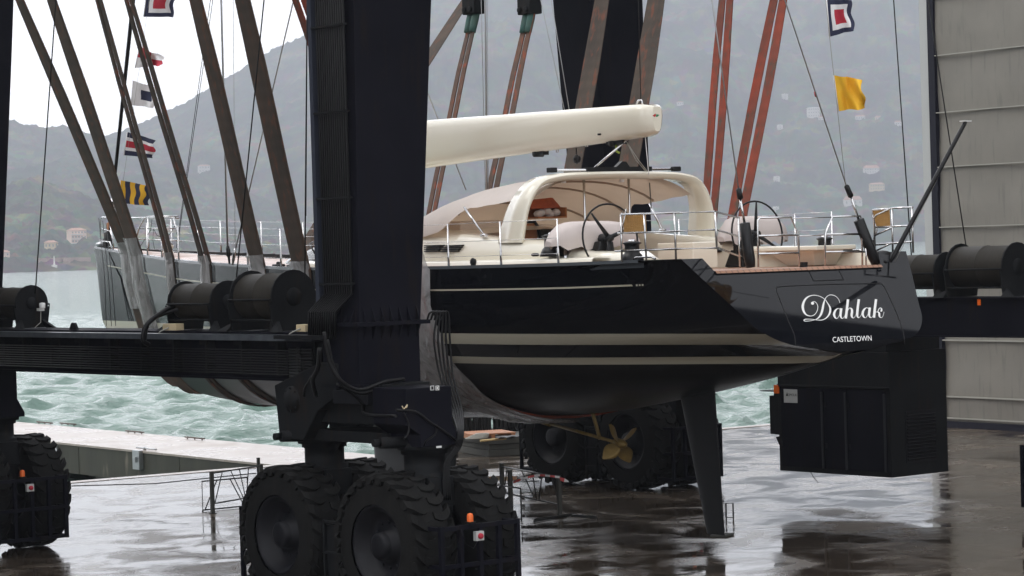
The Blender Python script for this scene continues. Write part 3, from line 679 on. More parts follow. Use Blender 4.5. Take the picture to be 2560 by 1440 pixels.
# bulwark tops aft (dark wings) + inner faces
for sd_ in (-1, 1):
    b = MB(); ss = np.linspace(32.42, 34.6, 8)
    out_ = [Vector((cx(s)+sd_*half(s, 4.955), max(s, sA(4.955)), zS(s)+.003)) for s in ss]; inn = [Vector((XC+sd_*1.86, max(s, sA(4.955)), zS(s)+.003)) for s in ss]
    b.grid([out_, inn], sm=False, flip=sd_ < 0); b.build('bulwark_top', 'hull', Y)
    b = MB(); b.add([tr_pt(XC+sd_*1.78, 4.75)+Vector((0, .01, 0)), (XC+sd_*1.80, 38, 4.75), (XC+sd_*1.86, 38, 4.95), tr_pt(XC+sd_*1.86, 4.955)+Vector((0, .01, 0))], [(0, 1, 2, 3)]); b.build('bulwark_inner_face', 'cream', Y)
    b = MB(); b.tube([(XC+sd_*2.25, 33.1, 4.97), (XC+sd_*2.25, 33.2, 5.0), (XC+sd_*2.25, 33.6, 5.0), (XC+sd_*2.25, 33.7, 4.97)], .02, 6)
    b.build('cleat', 'steel', Y)
# decks
def zdk(s): return zS(s)-.05
b = MB()
ss = list(np.linspace(46.0, 58.2, 40)); b.grid([[Vector((XC+u*max(bS(s)-.1, 0), s, zdk(s)+.07*(1-u*u))) for u in np.linspace(-1, 1, 9)] for s in ss])
for sd_ in (-1, 1):
    ss = np.linspace(34.3, 46.0, 20); b.grid([[Vector((XC+sd_*(1.55+(bS(s)-.1-1.55)*u), s, zdk(s)+.03*(1-u))) for u in (0, .5, 1)] for s in ss], flip=sd_ < 0)
b.build('teak_deck', 'teak', Y)
b = MB(); b.add([tr_pt(XC-1.78, 4.752)+Vector((0, -.03, 0)), tr_pt(XC+1.78, 4.752)+Vector((0, -.03, 0)), (XC+1.8, 38, 4.752), (XC-1.8, 38, 4.752)], [(0, 1, 2, 3)])
b.add([tr_pt(XC-1.78, 4.752)+Vector((0, -.03, 0)), tr_pt(XC+1.78, 4.752)+Vector((0, -.03, 0)), tr_pt(XC+1.78, 4.71)+Vector((0, -.03, 0)), tr_pt(XC-1.78, 4.71)+Vector((0, -.03, 0))], [(0, 3, 2, 1)])
b.build('aft_deck', 'teak', Y)
# deckhouse trunk
TOP = [(37.6, 5.37), (39, 5.47), (40.4, 5.60), (42, 5.66), (43.6, 5.60), (45, 5.40), (46.4, 5.18), (47.6, 5.02), (48.6, 4.96)]
WD = [(37.6, 2.05), (41, 2.08), (44, 1.9), (46, 1.55), (47.6, .95), (48.6, .3)]
def trunk_row(s):
    zt, w_ = tab(TOP, s), tab(WD, s); z0 = zdk(s)-.02; r = []
    for (u, v_) in ((1.0, 0), (1.0, .35), (.985, .62), (.95, .82), (.88, .94), (.7, 1.0), (.4, 1.06), (0, 1.09)):
        r.append((u*w_, z0+(zt-z0)*v_))
    L_ = [Vector((XC-x, s, z)) for x, z in r]+[Vector((XC+x, s, z)) for x, z in r[::-1][1:]]
    return L_
b = MB(); ss = np.linspace(39.2, 48.6, 34); b.grid([trunk_row(s) for s in ss], flip=False)
b.build('deckhouse', 'cream', Y)
for sd_ in (-1, 1):   # coamings beside the cockpit
    b = MB()
    rows = []
    for s in np.linspace(33.9, 39.25, 22):
        zt = tab([(33.9, 4.97), (34.2, 5.10), (35.4, 5.12), (36.0, 5.22), (36.8, 5.33), (37.6, 5.37), (39.3, 5.5)], s); w_ = 2.05; wi = 1.5; z0 = 4.72
        rows.append([Vector((XC+sd_*x, s, z)) for x, z in ((w_+.03, zdk(s)-.02), (w_+.02, z0+(zt-z0)*.55), (w_-.04, z0+(zt-z0)*.85), (w_-.12, zt-.02), (w_-.22, zt), (wi+.08, zt), (wi+.02, zt-.03), (wi, zt-.1), (wi, z0-.4))])
    b.grid(rows, flip=sd_ > 0)
    b.add(rows[0], [tuple(range(9))]); b.build('cockpit_coaming', 'cream', Y)
b = MB()
for sd_ in (-1, 1):   # moulded ledge along the deckhouse foot
    b.grid([[Vector((XC+sd_*(x+.0), s, z)) for x, z in ((2.42, zdk(s)-.03), (2.40, zdk(s)+.13), (2.36, zdk(s)+.155), (2.05, zdk(s)+.17))] for s in np.linspace(34.6, 44.5, 24)], flip=sd_ > 0)
b.build('side_ledge', 'cream', Y)
b = MB(); b.box((XC-1.5, 38.0, 4.3), (XC+1.5, 43.2, 4.36)); b.box((XC-1.5, 43.1, 4.3), (XC+1.5, 43.2, 5.6)); b.build('cockpit_sole', 'liner', Y)
b = MB(); b.box((XC-.15, 41.5, 4.36), (XC+1.45, 43.0, 5.42)); b.box((XC-1.45, 42.2, 4.36), (XC-.8, 43.0, 5.42)); b.box((XC-1.45, 38.6, 4.36), (XC-.95, 42.2, 4.95)); b.box((XC+.95, 38.4, 4.36), (XC+1.48, 41.5, 4.95)); b.build('cockpit_seating', 'cream', Y, bevel=.04)
zb = at(1360, 548, 'y', 40.2).z
b = MB(); b.box((XC-1.45, 39.95, 4.36), (XC+.15, 41.6, zb)); b.build('companionway_house', 'liner', Y, bevel=.03)
pd = at(1325, 575, 'y', 39.9); dz = -2.15
if 0: b = MB(); b.hexa([(XC-.75, 42.05, 4.4), (XC-.2, 42.05, 4.4), (XC-.2, 42.12, 4.4), (XC-.75, 42.12, 4.4)], [(XC-.7, 42.3, 5.45), (XC-.3, 42.3, 5.45), (XC-.3, 42.37, 5.45), (XC-.7, 42.37, 5.45)]); b.build('companionway_door', 'wood', Y)
b = MB(); b.box((pd.x-.28, 39.9, 4.4), (pd.x+.16, 39.94, pd.z+.12)); b.build('companionway_door', 'wood', Y)
b = MB(); b.tube([(pd.x-.32, 39.88, 4.4), (pd.x-.32, 39.88, pd.z+.15), (pd.x+.10, 39.88, pd.z+.15), (pd.x+.17, 39.88, pd.z+.05), (pd.x+.36, 39.88, 4.9)], .035, 6); b.build('companionway_frame', 'black', Y)
# vents, portholes
for k in range(4):
    for (pa, pb) in ((1058, 1102), (1106, 1151)):
        sh = -k*2.5
        a = at(pa+sh*(.0 if pa < 1060 else 1), 615+k*4.8, 'x', XC-2.11); c = at(pb+sh, 615+k*4.8, 'x', XC-2.11)
        b = MB(); b.box((XC-2.10, min(a.y, c.y), a.z-.009), (XC-2.02, max(a.y, c.y), a.z+.012)); b.build('vent_slot', 'black', Y)
for (px, py, xx, w_) in ((1335, 637, XC-2.44, .09), (1793, 627, XC+1.48, .10), (1813, 652, XC+1.80, .03), (1822, 652, XC+1.80, .03), (1829, 652, XC+1.80, .03), (2023, 652, XC+1.80, .03), (2031, 652, XC+1.80, .03), (2058, 655, XC+1.80, .02), (2211, 654, XC+1.80, .02)):
    p = at(px, py, 'x', xx-.02); b = MB(); b.lathe(p, (1, 0, 0), [(.0, .001), (.0, .03), (.05, .03)], 14)
    for i, v in enumerate(b.v): b.v[i] = (v[0], p.y+(v[1]-p.y)*(w_/.03), v[2])
    b.build('drain_port', 'black', Y)
# side window of the deckhouse
b = MB(); rows = []
for s in np.linspace(43.6, 46.6, 10):
    r_ = trunk_row(s); o_ = Vector((-.012, 0, .006)); rows.append([r_[1]*.7+r_[0]*.3+o_, r_[2]+o_, r_[3]+o_])
b.grid(rows); b.build('deckhouse_window', 'glass', Y)
b = MB()
for k in range(3):
    s = 45.3-.9*k; r_ = trunk_row(s); b.tube([r_[1]+Vector((-.03, 0, 0)), r_[3]+Vector((-.03, .5, .03)), r_[5]+Vector((-.02, .8, .03))], .02, 5)
b.build('window_mullion', 'black', Y)
# ---- arch
AC = 28.06
arcL = [(-2.16, 5.30), (-2.12, 5.62), (-2.05, 5.93), (-1.91, 6.19), (-1.71, 6.37), (-1.35, 6.45), (-.9, 6.475), (0, 6.485)]
path = arcL+[(-x, z) for x, z in arcL[::-1][1:]]
path = [tuple(p) for p in cr(path, 3)]
b = MB(); rows = []
for i, (x, z) in enumerate(path):
    a = path[max(0, i-1)]; c = path[min(len(path)-1, i+1)]; t = Vector((c[0]-a[0], 0, c[1]-a[1])).normalized(); nrm = Vector((-t.z, 0, t.x))
    base = Vector((AC+x, 37.55-.26*(z-5.3)/1.18, z)); leg = min(1, max(0, (6.45-z)/1.0)); wa = .22+.13*leg; wf = .22+.12*leg; th = .085
    rows.append([base+Vector((0, -wa, 0))+nrm*0, base+Vector((0, -wa+.03, 0))+nrm*.035, base+Vector((0, 0, 0))+nrm*.05, base+Vector((0, wf, 0))+nrm*.04, base+Vector((0, wf, 0))-nrm*th, base+Vector((0, -wa*.4, 0))-nrm*th*1.1, base+Vector((0, -wa+.02, 0))-nrm*th*.6, base+Vector((0, -wa, 0))])
b.grid(rows, flip=True); b.build('bimini_arch', 'cream', Y)
for px, py in ((1402, 458), (1548, 457), (1691, 458)):
    p = at(px, py, 'y', 37.4); b = MB(); b.lathe((p.x, 37.32, 6.385), (0, 0, -1), [(0, .05), (.05, .045), (.05, .001)], 12); b.build('arch_lamp', 'white', Y)
# canopy
def can_top(s): return tab([(37.2, 6.47), (38.6, 6.455), (39.6, 6.40), (40.2, 6.30), (41.0, 6.08), (41.6, 5.86), (42.3, 5.62), (42.9, 5.42)], s)
def can_edge(s): return tab([(37.2, 6.10), (39.0, 5.97), (39.02, 5.97), (39.9, 5.52), (42.9, 5.33)], s)
CW = 2.12
def can_sec(s, off=0, u0=None):
    zt = can_top(s)-off; w_ = (CW-off)*tab([(37.2, 1), (40, 1), (41.5, .96), (42.9, .88)], s); zb = 5.25; ze = can_edge(s)
    R_ = []; e = 2.5; hh = zt-zb
    tm = 1.0
    zz = max(0, min(.999, (ze-zb)/hh)); ce = zz**(e/2)   # cos(theta_edge)
    th1 = math.acos(max(-1, min(1, ce)))
    for k in range(25):
        th = -th1+2*th1*k/24; x = w_*math.copysign(abs(math.sin(th))**(2/e), th); z = zb+hh*abs(math.cos(th))**(2/e)
        R_.append((x, z))
    return R_
b = MB(); SS = list(np.linspace(37.2, 42.85, 46)); rows = []
for s in SS:
    rows.append([Vector((AC-.1+x, s, z+.012*math.sin(s*7+x*2)*math.sin(s*2.3))) for x, z in can_sec(s)])
b.grid(rows); b.build('canopy', 'canopy', Y)
for s0, s1 in ((38.5, 38.9), (39.7, 40.9), (40.8, 43.0)):
    b = MB(); zt0 = can_top(s0)-.06; P = []
    for k in range(21):
        th = -PI/2+PI*k/20; x = (CW-.07)*math.copysign(abs(math.sin(th))**.8, th); z = 5.3+(zt0-5.3)*abs(math.cos(th))**.8; f = 1-(z-5.3)/(zt0-5.3); P.append((AC-.1+x, s0*(1-f)+(s0-.5)*f, z))
    P = [p for p in P if p[2] > can_edge(p[1])-.0]
    b.tube(P, .022, 6); b.build('canopy_hoop', mat('hoop_sleeve', (.36, .28, .22), .7), Y)
for sd_ in (-1, 1):
    b = MB(); b.cyl((AC-.1+sd_*2.1, 38.92, 5.97), (AC-.1+sd_*2.02, 38.45, 5.47), .022, 8); b.cyl((AC-.1+sd_*2.02, 38.52, 5.46), (AC-.1+sd_*2.02, 38.36, 5.45), .035, 6); b.build('canopy_strut', 'steel', Y)
# things under the canopy
P = at(1360, 530, 'y', 40.3)
t = thing('orange_bag', 'orange bag lying under the canopy above the companionway', 'bag', (P.x, 40.3, 5.45))
b = MB(); z0 = at(1360, 523, 'y', 40.3).z; z1 = at(1360, 494, 'y', 40.3).z
b.hexa([(P.x-.45, 40.1, z0), (P.x+.28, 40.1, z0+.02), (P.x+.3, 40.5, z0), (P.x-.45, 40.5, z0)], [(P.x-.4, 40.2, z1-.04), (P.x+.12, 40.15, z1), (P.x+.1, 40.5, z1-.03), (P.x-.4, 40.5, z1-.06)]); b.build('bag_body', 'orangebag', t, bevel=.03)
t2 = thing('cardboard_box', 'open box of crumpled white cloths under the orange bag', 'box', (P.x, 40.2, 5.43))
b = MB(); zb = at(1360, 546, 'y', 40.2).z; b.box((P.x-.35, 40.0, zb), (P.x+.32, 40.45, zb+.03)); b.box((P.x+.29, 40.0, zb+.03), (P.x+.32, 40.45, zb+.2)); b.box((P.x-.35, 40.42, zb+.03), (P.x+.29, 40.45, zb+.2)); b.build('box_wall', 'wood', t2)
b = MB()
for k in range(5):
    c = Vector((P.x-.2+.1*k, 40.2+.05*(k % 2), zb+.09+.02*(k % 3))); b.lathe(c-Vector((0, 0, .07)), (0, 0, 1), [(0, .01), (.02, .08), (.07, .1), (.12, .07), (.14, .01)], 10)
b.build('cloth_bundle', 'cloth', t2)
# ---- boom
b = MB(); rows = []
BY0, BY1 = 44.6, 35.83
for i, u in enumerate([0, .15, .3, .45, .6, .75, .88, .955, .965, .975, .983, .99, .995, 1.0]):
    y = BY0+(BY1-BY0)*u; zt = 7.80-(7.80-7.655)*u; zb = 6.80+(7.095-6.80)*u; k = 1 if u < .96 else max(.35, math.sqrt(max(0, 1-((u-.96)/.04)**2.2)))
    if u >= .96:
        c = (zt+zb)/2+.02; zt = c+(zt-c)*(1-((u-.96)/.04)**2*.18); zb = c+(zb-c)*(1-((u-.96)/.04)**2*.25)
    h = zt-zb; w_ = .27*k; R_ = []
    prof = [(.0, 0), (.45, .02), (.72, .12), (.9, .35), (1.0, .62), (1.0, .82), (.85, .95), (.6, 1.0), (.35, .985), (0, .975)]
    for x, v_ in prof: R_.append(Vector((XC-x*w_, y, zb+h*v_)))
    for x, v_ in prof[::-1][1:]: R_.append(Vector((XC+x*w_, y, zb+h*v_)))
    rows.append(R_)
b.grid(rows, flip=True); b.add(rows[-1], [tuple(range(len(rows[-1])-1))])
BOOM = b.build('boom', 'cream', Y)
p = at(1640, 288, 'x', XC-.272)
b = MB(); b.add([p+Vector((0, .10, 0)), p+Vector((0, 0.01, .03)), p+Vector((0, .0, -.01)), p+Vector((0, .04, -.03))], [(0, 1, 2, 3)], 0); b.add([p+Vector((0, -.01, .02)), p+Vector((0, -.1, 0)), p+Vector((0, -.04, -.03)), p+Vector((0, .01, -.03))], [(0, 1, 2, 3)], 1)
b.build('boom_emblem', [mat('emblem_red', (.5, .03, .03)), mat('emblem_green', (.02, .22, .1))], BOOM)
b = MB(); p = at(1498, 336, 'x', XC-.25); b.lathe(p+Vector((-.03, 0, 0)), (1, 0, 0), [(0, .001), (0, .018), (.06, .018)], 10); b.build('boom_pin', 'black', BOOM)
for (px, py, sc_) in ((1352, 384, 1.), (1543, 357, 1.5)):
    p = at(px, py, 'x', XC); b = MB(); b.box(p+Vector((-.07, -.16*sc_, -.03)), p+Vector((.07, .16*sc_, .05))); b.lathe(p+Vector((-.1, .08, 0)), (1, 0, 0), [(0, .01), (0, .06), (.2, .06), (.2, .01)], 12); b.build('boom_block', 'black', BOOM)
for (px, py) in ((1393, 378), (1466, 364), (1565, 349)):
    p = at(px, py, 'x', XC); b = MB(); b.tube([p+Vector((0, -.03, .06)), p+Vector((0, -.03, -.02)), p+Vector((0, .03, -.02)), p+Vector((0, .03, .06))], .012, 5); b.build('boom_bail', 'steel', BOOM)
p = at(1442, 398, 'x', XC); b = MB(); b.lathe(p+Vector((-.04, 0, 0)), (1, 0, 0), [(0, .02), (0, .07), (.03, .09), (.06, .07), (.08, .07), (.08, .02)], 16); b.tube([p+Vector((0, 0, .05)), at(1440, 370, 'x', XC)], .015, 5); b.build('mainsheet_block', 'black', BOOM)
b = MB(); b.tube([at(1540, 362, 'x', XC), at(1541, 378, 'x', XC), at(1548, 382, 'x', XC)], .022, 5); b.build('lime_strap', 'green', BOOM)
def line(name, pts, r, mt, parent=Y, n=6):
    b = MB(); b.tube(pts, r, n); return b.build(name, mt, parent)
# mast
b = MB()
rows = [[Vector((XC+.22*math.cos(a), 44.9+.34*math.sin(a), z)) for a in np.linspace(0, 2*PI, 17)] for z in (5.3, 30)]
b.grid(rows); b.build('mast', 'carbon', Y)
# boom prop on the arch
top = at(1565, 352, 'x', XC)
line('boom_prop', [top, at(1465, 438, 'y', 37.4)], .022, 'steel'); line('boom_prop_line', [top, at(1590, 400, 'x', XC), at(1621, 436, 'y', 37.4)], .008, 'rope')
line('boom_prop_line', [top, at(1596, 400, 'x', XC), at(1624, 436, 'y', 37.4)], .008, 'rope')
line('topping_lift', [at(1596, 0, 'x', XC)+Vector((0, 0, 4)), at(1596, 0, 'x', XC), at(1602, 258, 'x', XC)], .008, 'black')
b = MB(); p = at(1600, 258, 'x', XC); b.tube([p+Vector((0, -.08, -.03)), p+Vector((0, -.05, .05)), p+Vector((0, .05, .05)), p+Vector((0, .12, -.04))], .018, 6); b.build('boom_end_shackle', 'steel', Y)
line('preventer_line', [at(1613, 340, 'x', XC), at(1622, 438, 'x', XC)], .008, 'cloth'); line('preventer_line', [at(1616, 340, 'x', XC), at(1628, 520, 'x', XC+2)], .011, 'black')
# rod on the arch
yy = 37.3; zz = 6.56
b = MB(); b.cyl(Vector((at(1372, 440, 'y', yy).x, yy, zz)), Vector((at(1695, 440, 'y', yy).x, yy, zz)), .022, 8); b.build('traveller_rod', 'steel', Y)
b = MB(); b.box((at(1464, 440, 'y', yy).x, yy-.08, zz-.03), (at(1624, 440, 'y', yy).x, yy+.08, zz+.05))
b.prism([(at(1525, 1, 'y', yy).x, yy-.05, zz+.05), (at(1558, 1, 'y', yy).x, yy-.05, zz+.05), (at(1550, 1, 'y', yy).x, yy-.05, zz+.14), (at(1540, 1, 'y', yy).x, yy-.05, zz+.15)], (0, .1, 0)); b.build('traveller_car', 'black', Y)
for px in (1380, 1690):
    x_ = at(px, 440, 'y', yy).x; b = MB(); b.box((x_-.08, yy-.06, zz-.04), (x_+.08, yy+.06, zz+.05)); b.build('rod_bracket', 'black', Y, bevel=.015)
# ---- rigging
def rig(name, p0, p1, r, mt, x0, x1=None, ext=1.6):
    a = at(*p0, 'x', x0); c = at(*p1, 'x', x1 if x1 is not None else x0); return line(name, [a+(a-c)*ext, a, c], r, mt)
rig('cap_shroud', (553, 0), (569, 620), .020, 'alloy', 24.95)
b = MB(); a, c = at(569, 615, 'x', 24.95), at(574, 660, 'x', 24.95); b.tube([a, a*.8+c*.2, a*.45+c*.55, a*.4+c*.6, c], [.03, .045, .045, .028, .022], 8); b.build('turnbuckle', 'black', Y)
rig('intermediate_shroud', (734, 0), (585, 640), .014, 'alloy', 25.1, 24.95)
b = MB(); a, c = at(588, 622, 'x', 24.95), at(581, 662, 'x', 24.95); b.tube([a, a*.7+c*.3, c*.7+a*.3, c], [.02, .032, .032, .018], 8); b.build('turnbuckle', 'steel', Y)
rig('lower_shroud', (583, 0), (588, 620), .006, 'alloy', 26, 25.0)
rig('inner_forestay', (532, 0), (447, 590), .008, 'black', XC); rig('inner_forestay', (526, 0), (441, 620), .008, 'black', XC)
rig('babystay', (768, 30), (765, 540), .01, 'black', 24.5)
rig('cap_shroud', (1213, 0), (1218, 600), .020, 'alloy', 30.9); rig('lower_shroud', (1203, 0), (1216, 600), .007, 'alloy', 30.9); rig('lower_shroud', (1218, 0), (1222, 600), .006, 'alloy', 30.9)
rig('running_backstay', (1352, 0), (1425, 340), .009, 'alloy', 31.0); rig('running_backstay', (1378, 0), (1437, 360), .009, 'alloy', 31.0)
rig('mast_halyard', (1078, 255), (1165, 475), .012, 'alloy', XC, XC+1.5, .6)
rig('flag_halyard', (377, -30), (297, 530), .004, 'rope', XC, XC, .8)
rig('flag_halyard', (2063, -10), (2114, 462), .005, 'rope', XC+.3, XC+.5, .8)
# furled forestay
a = at(333, 0, 'x', XC); c = at(287, 440, 'x', XC); b = MB(); b.tube([a+(a-c)*1.5, a, c, at(283, 500, 'x', XC)], [.06, .05, .042, .03], 10); b.build('furled_forestay', 'carbon', Y)
b = MB(); a = at(283, 495, 'x', XC); b.lathe(a, (0, 0, -1), [(0, .03), (.02, .06), (.08, .10), (.1, .12), (.14, .05), (.2, .04), (.26, .06), (.3, .02)], 14); b.build('furler_drum', 'steel', Y)
line('forestay_toggle', [at(281, 520, 'x', XC), at(268, 612, 'x', XC)], .02, 'black'); line('forestay_toggle', [at(287, 520, 'x', XC), at(276, 605, 'x', XC)], .012, 'steel')
# backstays with rams
def backstay(name, w0, w1, rod1, cyl0, cyl1, x0, x1, y_):
    a = at(*w0, 'x', x0); c = at(*w1, 'y', y_)
    line('backstay', [a+(a-c)*1.5, a, c], .012, 'alloy')
    r1 = at(*rod1, 'y', y_); k0 = at(*cyl0, 'y', y_); k1 = at(*cyl1, 'y', y_)
    b = MB(); b.tube([c, c+(r1-c)*.12, r1-(r1-c)*.08, r1], [.02, .045, .05, .03], 10); b.build('backstay_turnbuckle', 'black', Y)
    b = MB(); b.cyl(r1, k0, .022, 10); b.build('ram_rod', 'steel', Y)
    b = MB(); b.tube([k0, k0+(k1-k0)*.02, k0+(k1-k0)*.85, k1], [.05, .09, .09, .075], 14); b.build('hydraulic_ram', 'carbon', Y)
backstay('p', (1780, 0), (1846, 470), (1851, 498), (1861, 556), (1877, 668), XC-1.2, 0, 32.55)
backstay('s', (1962, 0), (2115, 462), (2128, 493), (2146, 548), (2190, 660), XC-.6, 0, 32.25)
b = MB(); a, c = at(2037, 229, 'y', 32.25), at(2040, 242, 'y', 32.25); b.cyl(a, c, .018, 6); b.build('red_mark', 'red', Y)
# ---- gangway pole
a = at(2226, 655, 'y', 31.9); c = at(2414, 304, 'y', 31.2); b = MB(); b.tube([a, a+(c-a)*.05, c-(c-a)*.03, c], [.025, .042, .036, .03], 12); b.build('passerelle_pole', 'carbon', Y)
b = MB(); b.box(c+Vector((-.10, -.04, -.0)), c+Vector((.10, .04, .016))); b.build('pole_head', 'white', Y)
line('passerelle_line', [c, (a+c)/2+Vector((.05, 0, -.02)), a+Vector((.1, 0, 0))], .005, 'rope')
# ---- rails
def s_at_px(px, side, dz=.04):
    lo, hi = 31., 58.4
    for _ in range(40):
        md = (lo+hi)/2; q = proj((XC+side*(bS(md)-.06), md, zS(md)+dz))[0]
        if q > px: lo = md
        else: hi = md
    return (lo+hi)/2
STP = [s_at_px(p, -1) for p in (1396, 1253, 1122, 990, 880, 790, 703, 620, 497, 447, 405, 369)]
STS = [s_at_px(p, 1) for p in (2082, 1990, 1880, 1700, 1560, 1430, 1300, 1160, 1000, 858, 760, 655, 553, 430, 372, 330)]
for side, LST in ((-1, STP), (1, STS)):
    tops = []; mids = []; lows = []
    for s in LST:
        x = XC+side*(bS(s)-.06); z = zS(s)+.03; b = MB(); b.tube([(x, s, z), (x, s, z+.25), (x, s, z+.26), (x, s, z+.74)], [.022, .022, .014, .014], 7); b.build('stanchion', 'steel', Y)
        tops.append(Vector((x, s, z+.73))); mids.append(Vector((x, s, z+.42))); lows.append(Vector((x, s, z+.16)))
    for L_ in (tops, mids, lows) if side < 0 else (tops, mids):
        line('lifeline', L_, .0045, 'steel', Y, 5)
def rail(pts, ax, v, r=.017, name='guard_rail', mt='steel'):
    P = [at(p[0], p[1], ax if len(p) < 4 else p[2], v if len(p) < 3 else p[-1]) for p in pts]; return line(name, P, r, mt, Y, 8)
xr = XC-2.55
rail([(1553, 536), (1690, 532), (1788, 529), (1848, 545, 'y', 33.3)], 'x', xr); rail([(1545, 583), (1690, 578), (1790, 574), (1850, 592, 'y', 33.3)], 'x', xr); rail([(1538, 628), (1690, 622), (1795, 620), (1851, 641, 'y', 33.3)], 'x', xr)
for a_1, c_1 in (((1552, 536), (1555, 655)), ((1610, 533), (1616, 652)), ((1686, 532), (1690, 648)), ((1788, 530), (1792, 622))): rail([a_1, c_1], 'x', xr)
rail([(1846, 546), (1850, 670)], 'y', 32.5, .017)
rail([(1553, 536), (1565, 522), (1553, 590)], 'x', xr+.05, .012)
yt = 32.25
rail([(1896, 668), (1894, 552), (1899, 545), (1978, 543), (1996, 586), (1998, 667)], 'y', yt); rail([(1895, 590), (1996, 587)], 'y', yt); rail([(1895, 635), (1998, 632)], 'y', yt)
rail([(2063, 665), (2063, 585), (2081, 542), (2150, 540), (2155, 547), (2156, 664)], 'y', yt); rail([(2063, 586), (2155, 585)], 'y', yt); rail([(2063, 630), (2156, 629)], 'y', yt)
rail([(1998, 667), (1998, 640), (1998, 600)], 'y', yt, .01); rail([(2165, 664), (2165, 612)], 'y', yt, .014)
rail([(1980, 546), (2080, 543)], 'y', 32.6, .009, 'gate_wire'); rail([(1998, 590), (2060, 588)], 'y', 32.6, .009, 'gate_wire'); 
xs_ = XC+2.3
rail([(2188, 650), (2185, 545), (2190, 538), (2230, 520), (2282, 518)], 'x', xs_); rail([(2188, 568), (2280, 564)], 'x', xs_); rail([(2190, 612), (2282, 604)], 'x', xs_); rail([(2230, 520), (2232, 638)], 'x', xs_)
rail([(2280, 518), (2283, 632)], 'x', xs_); rail([(2188, 588), (2232, 568)], 'x', xs_); rail([(2188, 628), (2232, 606)], 'x', xs_); rail([(2180, 612), (2192, 575), (2182, 540), (2182, 525), (2222, 522)], 'x', xs_+.1)
# grating seats
for (pp, xx, sx) in (([(1560, 537), (1612, 536), (1614, 580), (1559, 580)], xr+.12, 1), ([(2182, 527), (2222, 524), (2224, 564), (2183, 566)], xs_+.15, 1)):
    q = [at(a_2, c_2, 'x', xx) for a_2, c_2 in pp]; b = MB(); nx, nz = 12, 8
    def qq(u, v_): return (q[0]*(1-u)+q[1]*u)*(1-v_)+(q[3]*(1-u)+q[2]*u)*v_
    for i in range(nx+1):
        u0, u1 = (i-.28)/nx, (i+.28)/nx; u0 = max(u0, 0); u1 = min(u1, 1); b.prism([qq(u0, 0), qq(u1, 0), qq(u1, 1), qq(u0, 1)], (.02, 0, 0))
    for j in range(nz+1):
        v0, v1 = max((j-.28)/nz, 0), min((j+.28)/nz, 1); b.prism([qq(0, v0)+Vector((.003, 0, 0)), qq(1, v0)+Vector((.003, 0, 0)), qq(1, v1)+Vector((.003, 0, 0)), qq(0, v1)+Vector((.003, 0, 0))], (.014, 0, 0))
    b.build('grating_seat', 'cane', Y)
# bow pulpit
rail([(265, 624), (251, 607), (251, 548), (255, 543), (300, 545), (420, 543), (447, 545)], 'x', XC, .018, 'bow_pulpit'); rail([(252, 572), (276, 578), (283, 600), (284, 625)], 'x', XC, .016, 'bow_pulpit')
rail([(252, 603), (275, 605), (281, 628)], 'x', XC-.2, .018, 'bow_pulpit'); rail([(275, 560), (283, 605), (283, 627)], 'x', XC-.3, .016, 'bow_pulpit')
rail([(341, 594), (350, 565), (362, 545), (372, 541), (445, 541)], 'x', XC, .018, 'bow_pulpit'); rail([(345, 571), (440, 571)], 'x', XC, .014, 'bow_pulpit'); rail([(345, 598), (455, 602)], 'x', XC, .014, 'bow_pulpit'); rail([(433, 542), (448, 602)], 'x', XC-.2, .018, 'bow_pulpit')
rail([(380, 548), (377, 575), (350, 617)], 'x', XC, .007, 'pulpit_line', 'black'); rail([(384, 572), (392, 588), (410, 596), (425, 585), (440, 560)], 'x', XC, .007, 'pulpit_line', 'black')
rail([(384, 570), (382, 600), (386, 622)], 'x', XC, .006, 'pulpit_line', 'black')
b = MB(); p = at(256, 612, 'x', XC); b.lathe(p-Vector((0, 0, .05)), (0, 0, 1), [(0, .12), (.05, .17), (.1, .15), (.13, .05)], 16); b.build('bow_roller', 'alloy', Y)
b = MB(); p = at(270, 605, 'x', XC); b.lathe(p-Vector((0, 0, .1)), (0, 0, 1), [(0, .14), (.15, .14), (.2, .1), (.32, .1), (.36, .02)], 14); b.build('anchor_windlass', 'black', Y)
b = MB(); p = at(272, 578, 'x', XC+.1); b.lathe(p-Vector((0, 0, .2)), (0, 0, 1), [(0, .06), (.4, .045), (.42, .001)], 10); b.build('rolled_chafe_guard', 'wood', Y)
b = MB(); p = at(420, 622, 'x', XC); b.lathe((p.x, p.y, zdk(p.y)+.05), (0, 0, 1), [(0, .15), (.04, .13), (.1, .1), (.16, .14), (.2, .14), (.2, .001)], 16); b.build('capstan', 'cream', Y)
for px, py in ((600, 645), (690, 655), (655, 655)):
    s = s_at_px(px, -1)-.2; b = MB(); x = XC-bS(s)+.35; b.box((x-.07, s-.15, zdk(s)+.03), (x+.07, s+.15, zdk(s)+.11)); b.lathe((x, s, zdk(s)+.1), (0, 0, 1), [(0, .05), (.05, .05), (.06, .01)], 10); b.build('deck_fitting', 'black', Y, bevel=.015)
b = MB()
for i in range(5):
    s = 52.5-.9*i; b.box((XC+.2, s, zdk(s)+.08), (XC+1.2, s+.5, zdk(s)+.11))
b.build('foredeck_hatch', 'glass', Y)
for (dx) in (0, .14, .26):   # dock lines on the bow
    line('bow_line', [at(247+dx*70, 545+dx*50, 'x', XC-.25), at(262+dx*70, 700, 'x', XC-.45), at(266+dx*90, 815, 'x', XC-.35)], .008, 'cable')
if 0: b = MB(); a = at(262, 795, 'x', XC-.55); c = at(283, 795, 'x', XC-.62); b.prism([a, c, c+Vector((0, 0, -.6)), a+Vector((0, 0, -.6))], (-.04, 0, 0)); b.prism([at(266, 770, 'x', XC-.5), at(280, 775, 'x', XC-.55), c, a], (-.04, 0, 0)); b.build('bow_cloth', 'glass', Y)
